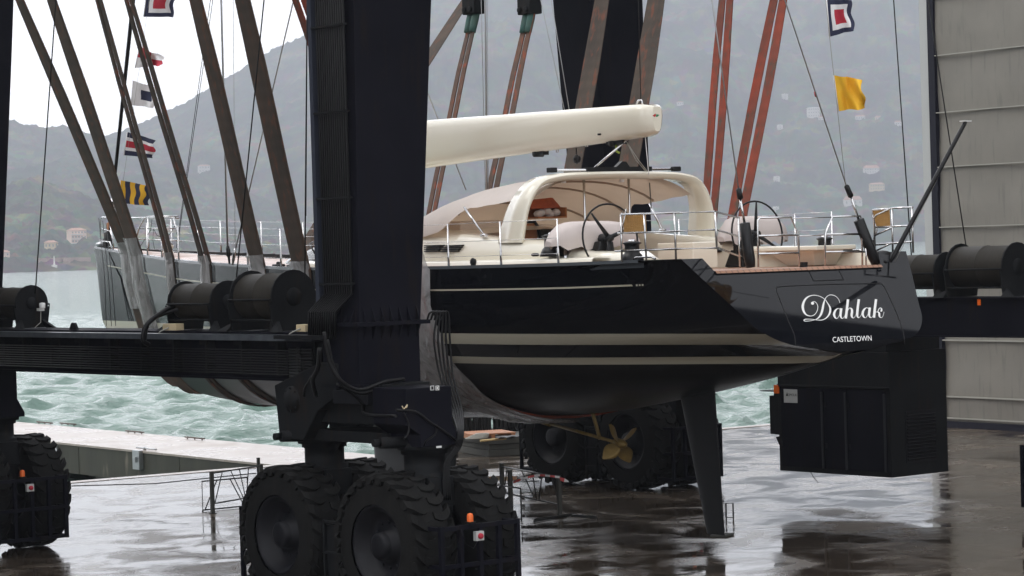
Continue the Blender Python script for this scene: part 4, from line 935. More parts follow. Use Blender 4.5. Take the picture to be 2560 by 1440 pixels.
# block on port rail
b = MB(); p = at(1183, 655, 'x', XC-2.85); b.lathe(p+Vector((-.03, 0, .0)), (1, 0, 0), [(0, .02), (0, .06), (.02, .075), (.04, .06), (.06, .06), (.06, .02)], 14); b.box(p+Vector((-.03, -.03, -.15)), p+Vector((.03, .03, -.04))); b.build('snatch_block', 'black', Y)
# winches
def winch(px, py, ax, v, r, name='winch'):
    p = at(px, py, ax, v); b = MB(); b.lathe(p, (0, 0, 1), [(0, r*1.45), (r*.1, r*1.5), (r*.8, r*1.2), (r*1.0, r*.98), (r*1.9, r*.94), (r*2.1, r*1.05), (r*2.15, r*1.22), (r*2.3, r*1.22), (r*2.32, r*1.0), (r*2.45, r*.9), (r*2.45, .001)], 24)
    o = b.build(name, 'black', Y); b = MB(); b.lathe(p+Vector((0, 0, r*2.45)), (0, 0, 1), [(0, r*.5), (.03, r*.45), (.03, .001)], 16); b.build('winch_cap', 'steel', o)
winch(1383, 641, 'x', XC-2.12, .155); winch(1581, 652, 'x', XC-2.1, .13); winch(2062, 634, 'x', XC+1.9, .115)
b = MB(); p = at(2119, 640, 'x', XC+1.95); b.lathe(p-Vector((0, 0, .03)), (0, 0, 1), [(0, .09), (.14, .085), (.15, .1), (.16, .1), (.16, .001)], 16); b.build('stern_bollard', 'black', Y)
b = MB(); p = at(1503, 655, 'x', XC-1.7); b.lathe(p-Vector((0, 0, .0)), (0, 0, 1), [(0, .08), (.16, .075), (.16, .001)], 16); b.build('stern_bollard', 'black', Y)
b = MB(); p = at(2205, 636, 'x', XC+2.1); b.lathe(p-Vector((0, 0, .02)), (0, 0, 1), [(0, .16), (.05, .15), (.08, .08), (.09, .001)], 18); b.build('coiled_line', 'black', Y)
# helm stations
for k, (hx, hz_, cx0, cx1) in enumerate(((26.365, 5.335, -.90, .82), (29.60, 5.335, -.42, .95))):
    W_ = Vector((hx, 35.25, hz_)); r = .575
    b = MB(); P = [W_+Vector((r*math.cos(a), .0+.1*math.sin(a)*r, r*math.sin(a))) for a in np.linspace(0, 2*PI, 41)[:-1]]; b.tube(P, .017, 8, closed=True); wh = b.build('steering_wheel', 'black', Y)
    for ang in ((132, 20, 262) if k == 0 else (90, 215, 330)):
        a = math.radians(ang); b = MB(); b.tube([W_+Vector((0, .03, 0)), W_+Vector((r*.5*math.cos(a), .02, r*.5*math.sin(a))), W_+Vector((r*.98*math.cos(a), 0, r*.98*math.sin(a)))], [.045, .03, .016], 7); b.build('wheel_spoke', 'carbon', wh)
    b = MB(); b.lathe(W_+Vector((0, -.04, 0)), (0, 1, 0), [(0, .001), (0, .055), (.12, .07)], 16); b.build('wheel_hub', 'black', wh)
    b = MB(); b.hexa([(hx-.28, 35.35, 4.76), (hx+.22, 35.35, 4.76), (hx+.22, 35.85, 4.76), (hx-.28, 35.85, 4.76)], [(hx-.14, 35.35, 5.28), (hx+.14, 35.35, 5.28), (hx+.14, 35.7, 5.28), (hx-.14, 35.7, 5.28)])
    b.cyl((hx, 35.3, 5.33), (hx, 35.6, 5.33), .08, 12); ped = b.build('helm_pedestal', 'black', Y, bevel=.02)
    # cloth cover draped on the instrument pod
    b = MB(); rows = []
    for i in range(15):
        u = i/14; x = hx+cx0*1.05+(cx1-cx0)*1.1*u; top = hz_-.04+(.32 if k == 0 else .34)*(1-abs(2*u-1)**5); bot = hz_-.17+.04*math.sin(i*2.1)+.05*abs(2*u-1)**4; f = 1-abs(2*u-1)**6
        R_ = []
        for (dy, zz_) in ((-.22, bot), (-.25, bot+(top-bot)*.4), (-.20, bot+(top-bot)*.85), (-.1, top), (.1, top+.02), (.22, bot+(top-bot)*.8), (.26, bot)):
            R_.append(Vector((x, 35.75+dy*(.4+.6*f)+.012*math.sin(i*1.7+zz_*20), zz_)))
        rows.append(R_)
    b.grid(rows, flip=False); b.add(rows[0], [tuple(range(7))]); b.add(rows[-1], [tuple(range(7))]); b.build('pedestal_cover', 'canvas', Y)
    b = MB(); b.cyl((hx-.55 if k == 0 else hx+.35, 35.8, 4.8), (hx-.55 if k == 0 else hx+.35, 35.8, 5.2), .035, 10); b.cyl((hx-.47 if k == 0 else hx+.42, 35.8, 4.8), (hx-.47 if k == 0 else hx+.42, 35.8, 5.2), .03, 10); b.build('pod_post', 'steel', Y)
    b = MB(); b.box((hx-.35, 34.6, 4.98), (hx+.38, 34.95, 5.06)); b.box((hx-.1, 34.65, 4.76), (hx+.25, 34.9, 4.98)); b.build('helm_seat', 'cream', Y, bevel=.02)
b = MB(); p = at(2110, 622, 'x', XC+1.7); b.box((XC+1.0, 32.9, 5.02), (XC+1.9, 34.6, 5.10)); b.hexa([(XC+1.3, 33.3, 4.76), (XC+1.8, 33.3, 4.76), (XC+1.8, 34.0, 4.76), (XC+1.3, 34.0, 4.76)], [(XC+1.1, 33.1, 5.02), (XC+1.8, 33.1, 5.02), (XC+1.8, 34.3, 5.02), (XC+1.1, 34.3, 5.02)]); b.build('aft_seat', 'cream', Y, bevel=.02)
b = MB(); b.box((XC+.2, 35.2, 4.76), (XC+.75, 36.2, 5.22)); b.build('cockpit_table', 'cream', Y, bevel=.02)
b = MB(); b.box((XC-.75, 36.6, 4.76), (XC-.5, 37.0, 5.3)); b.build('timber_trim', 'wood', Y)
b = MB(); b.cyl((28.35, 37.3, 4.5), (28.35, 37.3, 6.42), .022, 8); b.build('canopy_post', 'steel', Y)
b = MB(); b.cyl((27.35, 37.3, 4.5), (27.35, 37.3, 6.42), .022, 8); b.build('canopy_post', 'steel', Y)
b = MB(); b.box(at(2009, 668, 'y', 32.5), at(2019, 655, 'y', 32.5)+Vector((0, .1, 0))); b.build('stern_light', 'black', Y)
# ---- underwater gear
rp = [at(1697, 965, 'x', XC), at(1787, 965, 'x', XC), at(1812, 1338, 'x', XC), at(1768, 1334, 'x', XC)]
b = MB(); rows = []
for v_ in np.linspace(-.03, 1, 12):
    le = rp[0]*(1-v_)+rp[3]*v_; te = rp[1]*(1-v_)+rp[2]*v_; R_ = []; th = .10*(1-.6*v_)
    le = le+Vector((0, -.06*math.sin(PI*v_), 0)) if False else le
    for k in range(20):
        a = 2*PI*k/20; c = .5-.5*math.cos(a); R_.append(le*(1-c)+te*c+Vector((math.sin(a)*th*(1-c*.7), 0, 0)))
    R_.append(R_[0]); rows.append(R_)
b.grid(rows); b.add(rows[-1][:-1], [tuple(range(20))]); b.build('rudder', 'foil', Y)
hb = at(1548, 1108, 'x', XC)
b = MB(); b.cyl(at(1350, 1052, 'x', XC), hb, .03, 10); b.tube([at(1465, 1010, 'x', XC)+Vector((0, 0, .3)), at(1500, 1098, 'x', XC)], .035, 8); b.tube([at(1350, 1052, 'x', XC), at(1375, 1060, 'x', XC)], .05, 8); b.build('propeller_shaft', 'bronze', Y)
ax = (hb-at(1350, 1052, 'x', XC)).normalized(); u_ = Vector((1, 0, 0)); w_2 = ax.cross(u_).normalized()
b = MB(); b.lathe(hb-ax*.12, ax, [(0, .04), (.03, .085), (.2, .085), (.3, .05), (.34, .005)], 16); prop = b.build('propeller', 'bronze', Y)
for k in range(4):
    a0 = math.radians(35+90*k); b = MB(); rows = []
    rad = (u_*math.cos(a0)+w_2*math.sin(a0)); tan = ax.cross(rad)
    for i in range(9):
        t_ = i/8; r = .06+.38*t_; wd_ = .13*math.sin(PI*min(1, .12+.86*t_)**.9)+.012; tw = math.radians(55-30*t_)
        dirv = tan*math.cos(tw)+ax*math.sin(tw)
        rows.append([hb+ax*.02+rad*r+dirv*wd_*q for q in (-1, -.5, 0, .5, 1)]+[hb+ax*.02+rad*r+dirv*wd_*q+dirv.cross(rad)*.02*(1-q*q) for q in (1, .5, 0, -.5, -1)])
    b.grid(rows); b.build('propeller_blade', 'bronze', prop)
b = MB(); rows = []
for (z, y0_, y1_, th) in ((2.1, 42.2, 45.65, .32), (1.3, 42.5, 45.6, .28), (.75, 42.6, 45.55, .26), (.7, 42.2, 46.2, .42), (.5, 42.0, 46.5, .55), (.3, 42.2, 46.2, .42), (.22, 42.6, 45.6, .1)):
    rows.append([Vector((XC+th*.6*math.sin(a)*(1-.5*(.5-.5*math.cos(a))), y1_+(y0_-y1_)*(.5-.5*math.cos(a)), z)) for a in np.linspace(0, 2*PI, 25)])
b.grid(rows); b.build('keel', 'foil', Y)
# ================================================================== SLINGS
def xz_hull(s, n=14):
    pts = []
    for k in range(n+1):
        zf = zS(s)+(zK(s)-zS(s))*math.sin(PI/2*k/n)**1.0
        pts.append((-half(s, zf), zf))
    return pts
SL = [ # s, px at y=0 port centre, starboard px point, kind, mats, widths, label, block
 (328, 50, None, .52, 'sl_brown', False, 'leftmost wide brown sling, its foot wrapped in plastic film at the bow'),
 (352, 130, (832, 480), .56, 'sl_brown', False, 'second wide brown sling from the left with the longest plastic wrapping'),
 (437, 247, (1183, 40), .30, 'sl_grey', True, 'third sling from the left, narrow and twisted into two straps'),
 (527, 322, (1320, 50), .36, 'sl_grey', True, 'fourth sling from the left with a thin slit between its two straps'),
 (657, 490, (1505, 0), .52, 'sl_brown', False, 'fifth sling from the left, brown, landing on the sheer before the first drum'),
 (765, 607, (1640, 0), .58, 'sl_brown', False, 'sixth and widest brown sling, landing behind the second drum'),
 (1000, 750, (1815, 0), .42, 'sl_red', True, 'orange-red sling whose two straps hang left of the starboard steering wheel'),
 (1047, 790, (1946, 0), .50, 'sl_red', True, 'rightmost orange-red sling, its double strap passing behind the starboard backstay'),
]
for (s, pxt, stb, W_, mt, pair, lb) in SL:
    key = s; s = s_at_px(key, -1)
    t = thing('lifting_sling', lb, 'sling', (XC, s, zK(s)-.05), 'lifting slings under the yacht')
    top = at(pxt, 0, 'y', s); sh = Vector((XC-bS(s)-.03, s, zS(s)+.03)); d = (top-sh); 
    kk = (16.5-sh.z)/d.z; far = sh+d*kk
    s2 = s_at_px({328: 738, 352: 772, 437: 1045, 527: 1187, 657: 1385, 765: 1525, 1000: 1755, 1047: 1815}[key], 1)
    hs = xz_hull(s); h2 = xz_hull(s2); nn = len(hs)
    def yy_(f): return s+(s2-s)*max(0, (f-.3)/.7)**1.2
    port = []; star = []
    for i in range(nn):
        f = .5*i/(nn-1); y_ = yy_(f); q = xz_hull(y_)[i]; port.append(Vector((XC+q[0]-.03, y_, q[1]-.02)))
    for i in range(nn):
        f = .5+.5*i/(nn-1); y_ = yy_(f); q = xz_hull(y_)[nn-1-i]; star.append(Vector((XC-q[0]+.03, y_, q[1]-.02)))
    ssh = Vector((XC+bS(s2)+.03, s2, zS(s2)+.03))
    if stb is None: stb = (850, 480)
    if 1:
        q = at(stb[0], stb[1], 'y', s2); d2 = q-ssh; zt = 16.5 if key not in (437, 527) else at(stb[0], 30, 'y', s2).z; sfar = ssh+d2*((zt-ssh.z)/d2.z)
    N_ = 12
    path = [far+(sh-far)*k/N_ for k in range(N_)]+port+star[1:]+[ssh+(sfar-ssh)*k/N_ for k in range(1, N_+1)]
    W_ *= 1.12
    def ribbon(mb, pts, offs, w_, th=.028, narrow=None):
        rows = []
        for i, p in enumerate(pts):
            a = pts[max(0, i-1)]; c = pts[min(len(pts)-1, i+1)]; tg = (c-a).normalized(); nr = Vector((0, 1, 0)).cross(tg).normalized()
            f = narrow(i) if narrow else 1; wy = w_*f; o_ = offs*f+.015*math.sin(i*1.3+offs*30)
            rows.append([p+Vector((0, o_-wy/2, 0))+nr*th*.3, p+Vector((0, o_-wy/2*.8, 0))+nr*th, p+Vector((0, o_+wy/2*.8, 0))+nr*th, p+Vector((0, o_+wy/2, 0))+nr*th*.3, p+Vector((0, o_+wy/2, 0))-nr*th*.3, p+Vector((0, o_-wy/2, 0))-nr*th*.3, p+Vector((0, o_-wy/2, 0))+nr*th*.3])
        mb.grid(rows, sm=False); mb.add(rows[0][:-1], [(0, 1, 2, 3, 4, 5)]); mb.add(rows[-1][:-1], [(5, 4, 3, 2, 1, 0)])
    nP = len(path)
    def nar(i):
        zz_ = path[i].z; return 1 if zz_ < 9.0 else max(.55, 1-(zz_-9.0)*.12)
    mstb = 'sl_mix' if mt == 'sl_grey' else ('sl_grey' if key in (657, 765) else mt)
    half_i = N_+len(port)-1
    for seg, mm in ((path[:half_i+1], mt), (path[half_i:], mstb)):
        base_i = 0 if seg[0] is path[0] else half_i
        for off, ww in (((-.26*W_-.02, W_*.46), (.26*W_+.02, W_*.46)) if pair else ((0, W_),)):
            b = MB(); ribbon(b, seg, off, ww*(.97 if off else 1), .028, (lambda i: nar(i+base_i)))
            b.build('strap', mm, t)
    for e_, nm in ((far, 'hook_block'), (sfar, 'hook_block')):
        b = MB(); b.box(e_+Vector((-.16, -.24, -.05)), e_+Vector((.16, .24, .30))); b.box(e_+Vector((-.09, -.30, .30)), e_+Vector((.09, .30, 1.2))); b.cyl(e_+Vector((-.2, -.1, .05)), e_+Vector((.2, -.1, .05)), .07, 10); b.cyl(e_+Vector((-.2, .14, .05)), e_+Vector((.2, .14, .05)), .07, 10)
        b.build(nm, 'navy2', t, bevel=.02)
    if key in (437, 527):
        for off in (-.12, .12):
            b = MB(); pts = [sfar+(ssh-sfar)*k for k in (0.005, .03, .06, .085)]; b.tube([p+Vector((0, off*.8, 0)) for p in pts], [.085, .09, .085, .08], 10); b.build('sleeve', 'teal', t)
    # plastic film wrapping
    wt, wb = {328: (.25, 3.9), 352: (.35, 3.35), 437: (.15, 4.2), 527: (.15, 4.2), 657: (.2, 4.3), 765: (.12, 3.6), 1000: (.3, 2.0), 1047: (.3, 2.02)}[key]
    pts = [sh+(far-sh).normalized()*wt*1.2, sh+(far-sh).normalized()*wt*.5, sh]+[p for p in port if p.z > wb]
    b = MB(); rows = []; rnd = random.Random(int(s*10))
    for i, p in enumerate(pts):
        a = pts[max(0, i-1)]; c = pts[min(len(pts)-1, i+1)]; tg = (c-a).normalized(); nr = Vector((0, 1, 0)).cross(tg).normalized()
        if nr.x > 0: nr = -nr
        wy = W_*(1.12 if key < 900 else 1.9+.03*i)*(1+.07*math.sin(i*1.9+s)); R_ = []
        for k in range(9):
            u = -1+2*k/8; R_.append(p+Vector((0, u*wy/2, 0))+nr*(.055+.05*(1-u*u)+rnd.uniform(-.012, .018)))
        rows.append(R_)
    b.grid(rows); b.build('plastic_wrap', 'wrap', t)
# ================================================================== FLAGS
def flag(lb, hoist_t, hoist_b, fly_t, fly_b, pat, x_, n=14, amp=.06, seed=0, plane='x'):
    A = at(*hoist_t, plane, x_); nrm = FW
    C_ = [atp(*p, A, nrm) for p in (hoist_t, hoist_b, fly_t, fly_b)]
    t = thing('signal_flag', lb, 'flag', C_[1]); b = MB(); b2_ = MB(); rows = []
    for i in range(n+1):
        v_ = i/n; R_ = []
        for j in range(n+1):
            u = j/n*(1-.05*math.cos(v_*6.3*1.5+seed)*(amp > .03)); p = (C_[0]*(1-u)+C_[2]*u)*(1-v_)+(C_[1]*(1-u)+C_[3]*u)*v_
            w_ = amp*u*(math.sin(u*7+v_*2+seed)+.5*math.sin(u*13-v_*5+seed*2)); p = p+FW*(w_*1.6)+RT*(-.25*abs(w_))+UP*(w_*.28)
            R_.append(p)
        rows.append(R_)
    ms = []
    def mf(i, j):
        k = pat((j+.5)/n, (i+.5)/n)
        if k not in ms: ms.append(k)
        return ms.index(k)
    b.grid(rows, mf=mf); b.build('flag_cloth', ms, t)
    b = MB(); b.cyl(C_[0], C_[1], .012, 6); b.build('flag_hem', 'cloth', t)
def pW(u, v_): d = max(abs(u-.5), abs(v_-.5)); return 'red' if d < .2 else 'cloth' if d < .35 else 'blue'
flag('top left flag, blue with white and red squares inside, cut by the upper edge', (368, -32), (359, 42), (440, -28), (434, 43), pW, XC, seed=1)
flag('red and white quartered flag hanging second on the left halyard', (348, 116), (338, 170), (412, 143), (405, 163), lambda u, v_: 'red' if (u < .5) == (v_ < .5) else 'cloth', XC, amp=.12, seed=2)
flag('white flag with small blue square in its middle on the left halyard', (332, 201), (328, 263), (398, 222), (387, 270), lambda u, v_: 'blue' if abs(u-.55) < .2 and abs(v_-.5) < .2 else 'cloth', XC, seed=3)
flag('striped blue, white and red flag on the left halyard', (318, 330), (310, 388), (389, 350), (384, 396), lambda u, v_: 'red' if abs(v_-.5) < .11 else 'cloth' if abs(v_-.5) < .3 else 'blue', XC, amp=.05, seed=4)
flag('yellow and blue striped flag lowest on the left halyard', (300, 450), (302, 508), (379, 466), (372, 514), lambda u, v_: 'yellow' if int(u*6) % 2 == 0 else 'blue', XC, n=18, amp=.04, seed=5)
flag('top right flag, blue with white and red squares inside, above the plain yellow flag', (2066, -2), (2074, 92), (2127, 0), (2136, 76), pW, XC+.4, amp=.05, seed=2.2)
flag('plain yellow flag flying above the stern on the right', (2084, 188), (2096, 278), (2153, 198), (2166, 270), lambda u, v_: 'yellow', XC+.45, n=20, amp=.11, seed=3.6)
# ================================================================== TRAVEL LIFT
DV = Vector((-.08, .9968, 0)); PV = Vector((.9968, .08, 0)); LO = Vector((20.02, 32.7, 0))
def LF(a, l, z): return LO+PV*a+DV*l+Vector((0, 0, z))
def inv(p): q = Vector(p)-LO; return Vector((q.dot(PV), q.dot(DV), q.z))
def at_l(px, py, a):     # intersection with the vertical plane across = a (real depth)
    return inv(atp(px, py, LF(a, 0, 0), PV))
def at_a(px, py, l): return inv(atp(px, py, LF(0, l, 0), DV))
T = thing('travel_lift', 'huge dark navy travel lift on fat tyres carrying the yacht over the wet quay', 'travel lift', LO)
def LB(mb, name, mats, parent=T, origin=None, bevel=0):
    mb.v = [tuple(LF(*v)) for v in mb.v]; return mb.build(name, mats, parent, LF(*origin) if origin is not None else None, bevel)
FA = 14.9; FL0, FL1 = -2.9, 11.4       # far side: across, along of D and C
NL0, NL1 = 0., 12.85
# ---- legs
def leg(ac, l0, l1, inner, name='leg'):
    b = MB(); s = inner
    # across: outer edge vertical, inner edge leaning towards the yacht
    def X(o): return ac+s*o
    zs_ = [(4.2, -.57, .53), (9.0, -.50, .92), (18, -.40, 1.6)]
    rows = []
    for z, o, i in zs_:
        rows.append([(X(o), l0, z), (X(i), l0, z), (X(i), l1, z), (X(o), l1, z), (X(o), l0, z)])
    b.grid(rows, sm=False, flip=s < 0)
    # flange and stiffener ribs
    b.box((min(X(-.68), X(.64)), l0-.1, 4.14), (max(X(-.68), X(.64)), l1+.1, 4.2))
    for k in range(7):
        x = X(-.5+.16*k); b.prism([(x-.01, l0-.09, 4.2), (x-.01, l0, 4.2), (x-.01, l0, 4.42)], (.02, 0, 0)); b.prism([(x-.01, l0-.09, 4.14), (x-.01, l0, 4.14), (x-.01, l0, 3.95)], (.02, 0, 0))
    for k in range(5):
        y = l0+.1+(l1-l0-.2)*k/4; xo = X(-.57); b.prism([(xo, y, 4.2), (xo-s*.1, y, 4.2), (xo, y, 4.42)], (0, .02, 0))
    LB(b, name, 'navy')
    b = MB(); b.box((min(X(-.6), X(.5)), l0, 3.28), (max(X(-.6), X(.5)), l1, 4.14)); b.box((min(X(-.62), X(.52)), l0-.03, 3.25), (max(X(-.62), X(.52)), l1+.03, 3.30)); LB(b, 'leg_foot', 'navy')
leg(0, -.5, .4, 1); leg(0, NL1-.5, NL1+.4, 1); leg(FA, FL1-.6, FL1+.6, -1); leg(FA, FL0-1.9, FL0-.7, -1)
# ladder like edge strip + outer corner pipe on the near aft leg
b = MB(); b.box((-.66, .36, 4.3), (-.50, .45, 18)); LB(b, 'leg_edge_trunk', mat('blue_grey_paint', (.03, .035, .05), .35))
for k in range(13):
    l = -.40+.056*k; b = MB(); r = .018
    b.tube([(-.62+.015*0, l, 18), (-.62, l, 4.62), (-.72, l+.28, 4.36), (-.74, l+.28, 3.98)], r, 6); LB(b, 'hydraulic_pipe', 'hose')
for z in (4.75, 6.0, 7.25, 8.5):
    b = MB(); b.box((-.66, -.46, z), (-.60, .38, z+.03)); LB(b, 'pipe_clamp', 'navy2')
b = MB(); b.box((-.86, .08, 3.96), (-.56, 1.3, 4.02)); LB(b, 'pipe_bracket', 'navy2')
# ---- carriages with two bogies each
def carriage(ac, lc, fr=1):
    la, lb_ = lc-1.2, lc+1.3
    # cheek plates with pivot disc
    b = MB(); x0 = ac-.62
    pr = [(lc-.0, 3.6), (lc+.45, 3.62), (lb_+.38, 3.25), (lb_+.28, 2.45), (lb_-.35, 2.45), (lc+.55, 2.9), (lc+.1, 3.1)]
    b.prism([(x0, y, z) for y, z in pr], (.35, 0, 0)); b.prism([(ac+.3, y, z) for y, z in pr], (.3, 0, 0)); LB(b, 'pivot_bracket', 'navy2', bevel=.02)
    b = MB(); b.lathe((x0-.06, lb_-.1, 3.05), (1, 0, 0), [(0, .001), (0, .14), (.03, .15), (.03, .2), (.06, .2)], 24)
    for k in range(8): a = k*PI/4; b.cyl((x0-.05, lb_-.1+.17*math.cos(a), 3.05+.17*math.sin(a)), (x0-.02, lb_-.1+.17*math.cos(a), 3.05+.17*math.sin(a)), .016, 6)
    LB(b, 'pivot_disc', 'navy2')
    # aft column, flared to the slew ring
    b = MB(); b.prism([(ac-.6, la-.4, z) for z in ()] or [(ac-.60, la-.40, 3.27), (ac+.22, la-.40, 3.27), (ac+.22, la-.40, 2.75), (ac+.36, la-.40, 2.5), (ac+.36, la-.40, 2.42), (ac-.36, la-.40, 2.42), (ac-.36, la-.40, 2.6), (ac-.60, la-.40, 2.75)][::-1], (0, .8, 0)); LB(b, 'aft_column', 'navy', bevel=.015)
    b = MB(); b.box((ac-.45, la+.35, 2.72), (ac+.4, lb_-.1, 3.30)); LB(b, 'carriage_beam', 'navy2')
    b = MB(); b.box((ac-.42, la+.3, 2.44), (ac+.38, lb_-.3, 2.60)); LB(b, 'equaliser_bar', 'navy2')
    b = MB(); b.box((ac-.66, la+.45, 3.02), (ac-.46, la+1.3, 3.22)); LB(b, 'steering_cylinder_box', 'rim', bevel=.01)
    for lk in (la, lb_):
        b = MB(); b.lathe((ac, lk, 2.5), (0, 0, -1), [(0, .36), (.06, .4), (.14, .4), (.15, .34), (.2, .34), (.21, .3), (.45, .3), (.46, .36), (.55, .36)], 28); LB(b, 'slew_ring', 'navy2')
        b = MB(); b.cyl((ac-.75, lk+.05, 2.50), (ac-.15, lk-.05, 2.47), .085, 12); b.cyl((ac-.86, lk+.06, 2.50), (ac-.75, lk+.05, 2.50), .055, 10); LB(b, 'steering_cylinder', 'navy2')
        b = MB(); b.box((ac-.24, lk-.38, 1.55), (ac+.24, lk+.38, 1.98)); b.hexa([(ac-.2, lk-.2, .85), (ac+.2, lk-.2, .85), (ac+.2, lk+.2, .85), (ac-.2, lk+.2, .85)], [(ac-.23, lk-.36, 1.56), (ac+.23, lk-.36, 1.56), (ac+.23, lk+.36, 1.56), (ac-.23, lk+.36, 1.56)]); b.cyl((ac-.5, lk, 1.03), (ac+.5, lk, 1.03), .16, 14); LB(b, 'bogie_yoke', 'navy2', bevel=.02)
        wheel(ac-.575, lk, -1); wheel(ac+.575, lk, 1)
    def guard(l, s):
        b = MB(); z0, z1 = .28, 1.34; x0, x1 = ac-.70, ac+.66; r = .03
        for z in (z0, (z0+z1)/2, z1): b.box((x0, l-r, z-r), (x1, l+r, z+r))
        for k in range(5):
            x = x0+(x1-x0)*k/4; b.box((x-r, l-r-.003, z0-.033), (x+r, l+r+.003, z1+.035))
        for x in (x0, x1):
            for z in (z0, (z0+z1)/2, z1): b.box((x-r, min(l, l-s*.5), z-r*.9), (x+r, max(l, l-s*.5), z+r*.9))
            b.box((x-r, l-s*.5-r, z0-.033), (x+r, l-s*.5+r, z1+.035))
        LB(b, 'wheel_guard', 'navy')
        b = MB(); x = ac-.22; b.box((x-.05, l-.12, z1+.04), (x+.05, l+.02, z1+.075)); b.lathe((x, l-.05, z1+.075), (0, 0, 1), [(0, .045), (.08, .045), (.11, .035), (.12, .001)], 14, 1); LB(b, 'warning_lamp', ['navy2', 'orange'])
        b = MB(); b.box((x+.06, l-.1, z1-.2), (x+.2, l-.035, z1-.07)); b.lathe((x+.13, l-.1, z1-.135), (0, -1, 0), [(0, .04), (.03, .04), (.03, .001)], 14, 1); LB(b, 'emergency_stop', ['lgrey', 'red'])
        b = MB(); b.tube([(x+.12, l-.06, z1-.2), (x+.02, l-.08, z1-.3), (x-.1, l-.06, z1-.22), (x-.16, l-.04, z1-.02)], .005, 5); LB(b, 'stop_cable', 'rim')
    guard(la-1.25, -1); guard(lb_+1.25, 1)
    # mid guards between the two bogies on the outer side
    for (xx) in (ac-.82,):
        b = MB()
        for z in (.45, .85, 1.3): b.box((xx, lc-.12, z-.02), (xx+.04, lc+.22, z+.02))
        for y in (lc-.12, lc+.22): b.box((xx, y-.02, .2), (xx+.045, y+.02, 1.33))
        b.box((xx+.05, lc-.2, .35), (xx+.08, lc+.25, 1.25)); LB(b, 'mudguard_plate', 'navy2')
WH = {}
def wheel(a, l, side):
    """rim with tyre and hub as sub-parts; side = outward direction"""
    R_, w_ = 1.04, .62
    if side in WH:
        src = WH[side]; c = src.copy(); COL.objects.link(c); c.parent = T; wpos = LF(a, l, R_); ORG[c] = wpos; c.location = wpos-LO
        for ch in src.children:
            d = ch.copy(); COL.objects.link(d); d.parent = c
        return c
    def TR(v): return Vector(v)
    o = Vector((a, l, R_)); sx = side
    b = MB(); b.lathe(o, (sx, 0, 0), [(w_/2-.03, .60), (w_/2, .60), (w_/2+.01, .565), (w_/2-.03, .545), (w_/2-.05, .50), (w_/2-.20, .46), (w_/2-.23, .22), (w_/2-.10, .20), (w_/2-.10, .001)], 40)
    b.lathe(o, (sx, 0, 0), [(-w_/2+.03, .60), (-w_/2, .60), (-w_/2, .5), (-w_/2+.2, .46), (-w_/2+.2, .001)], 24)
    rim = LB(b, 'wheel', 'rim', origin=tuple(o))
    b = MB(); b.lathe(o, (sx, 0, 0), [(w_/2-.23, .21), (w_/2-.02, .19), (w_/2, .14), (w_/2, .001)], 24)
    for k in range(12): an = k*PI/6; b.cyl(o+Vector((sx*(w_/2-.24), .33*math.cos(an), .33*math.sin(an))), o+Vector((sx*(w_/2-.19), .33*math.cos(an), .33*math.sin(an))), .022, 6)
    LB(b, 'hub', 'rim', rim, tuple(o))
    b = MB(); prof = []
    for t_ in np.linspace(0, PI, 15):
        # sidewall bulge
        prof.append((-(w_/2+.03)*math.copysign(abs(math.cos(t_))**.5, math.cos(t_)), .60+(R_-.038-.60)*math.sin(t_)**.5))
    b.lathe(o, (1, 0, 0), prof, 64)
    # lugs: curved bars from shoulder to centre, staggered left and right
    NL_ = 26
    for sd_ in (-1, 1):
        for k in range(NL_):
            a0 = 2*PI*(k+(.5 if sd_ > 0 else 0))/NL_; L_ = []
            for i in range(6):
                t_ = i/5; x = sd_*(w_/2+.045-(w_/2+.02)*t_); an = a0+.10*math.sin(t_*PI*.95)+.11*t_; hw = .062*(1-.25*t_); ro = R_-.012*abs(2*t_-.9) if t_ > .12 else R_-.05
                L_.append([(x, an-hw*.95/R_*1.1, ro), (x, an+hw/R_*1.1, ro), (x, an+hw*1.25/R_*1.1, R_-.09), (x, an-hw*1.2/R_*1.1, R_-.09)])
            # shoulder extension down the sidewall
            x = sd_*(w_/2+.05); L_.insert(0, [(x, a0-.055, R_-.15), (x, a0+.05, R_-.15), (sd_*(w_/2-.02), a0+.05, R_-.18), (sd_*(w_/2-.02), a0-.055, R_-.18)])
            vs = []; fs = []
            for q in L_:
                for (x, an, r) in q: vs.append(o+Vector((x, r*math.cos(an), r*math.sin(an))))
            for i in range(len(L_)-1):
                for j in range(4):
                    f = (i*4+j, i*4+(j+1) % 4, (i+1)*4+(j+1) % 4, (i+1)*4+j); fs.append(f)
            fs.append((3, 2, 1, 0)); e = (len(L_)-1)*4; fs.append((e, e+1, e+2, e+3)); b.add(vs, fs)
    LB(b, 'tyre', 'rubber', rim, tuple(o))
    WH[side] = rim; return rim
carriage(0, 0); carriage(0, NL1); carriage(FA, FL1); carriage(FA, FL0)
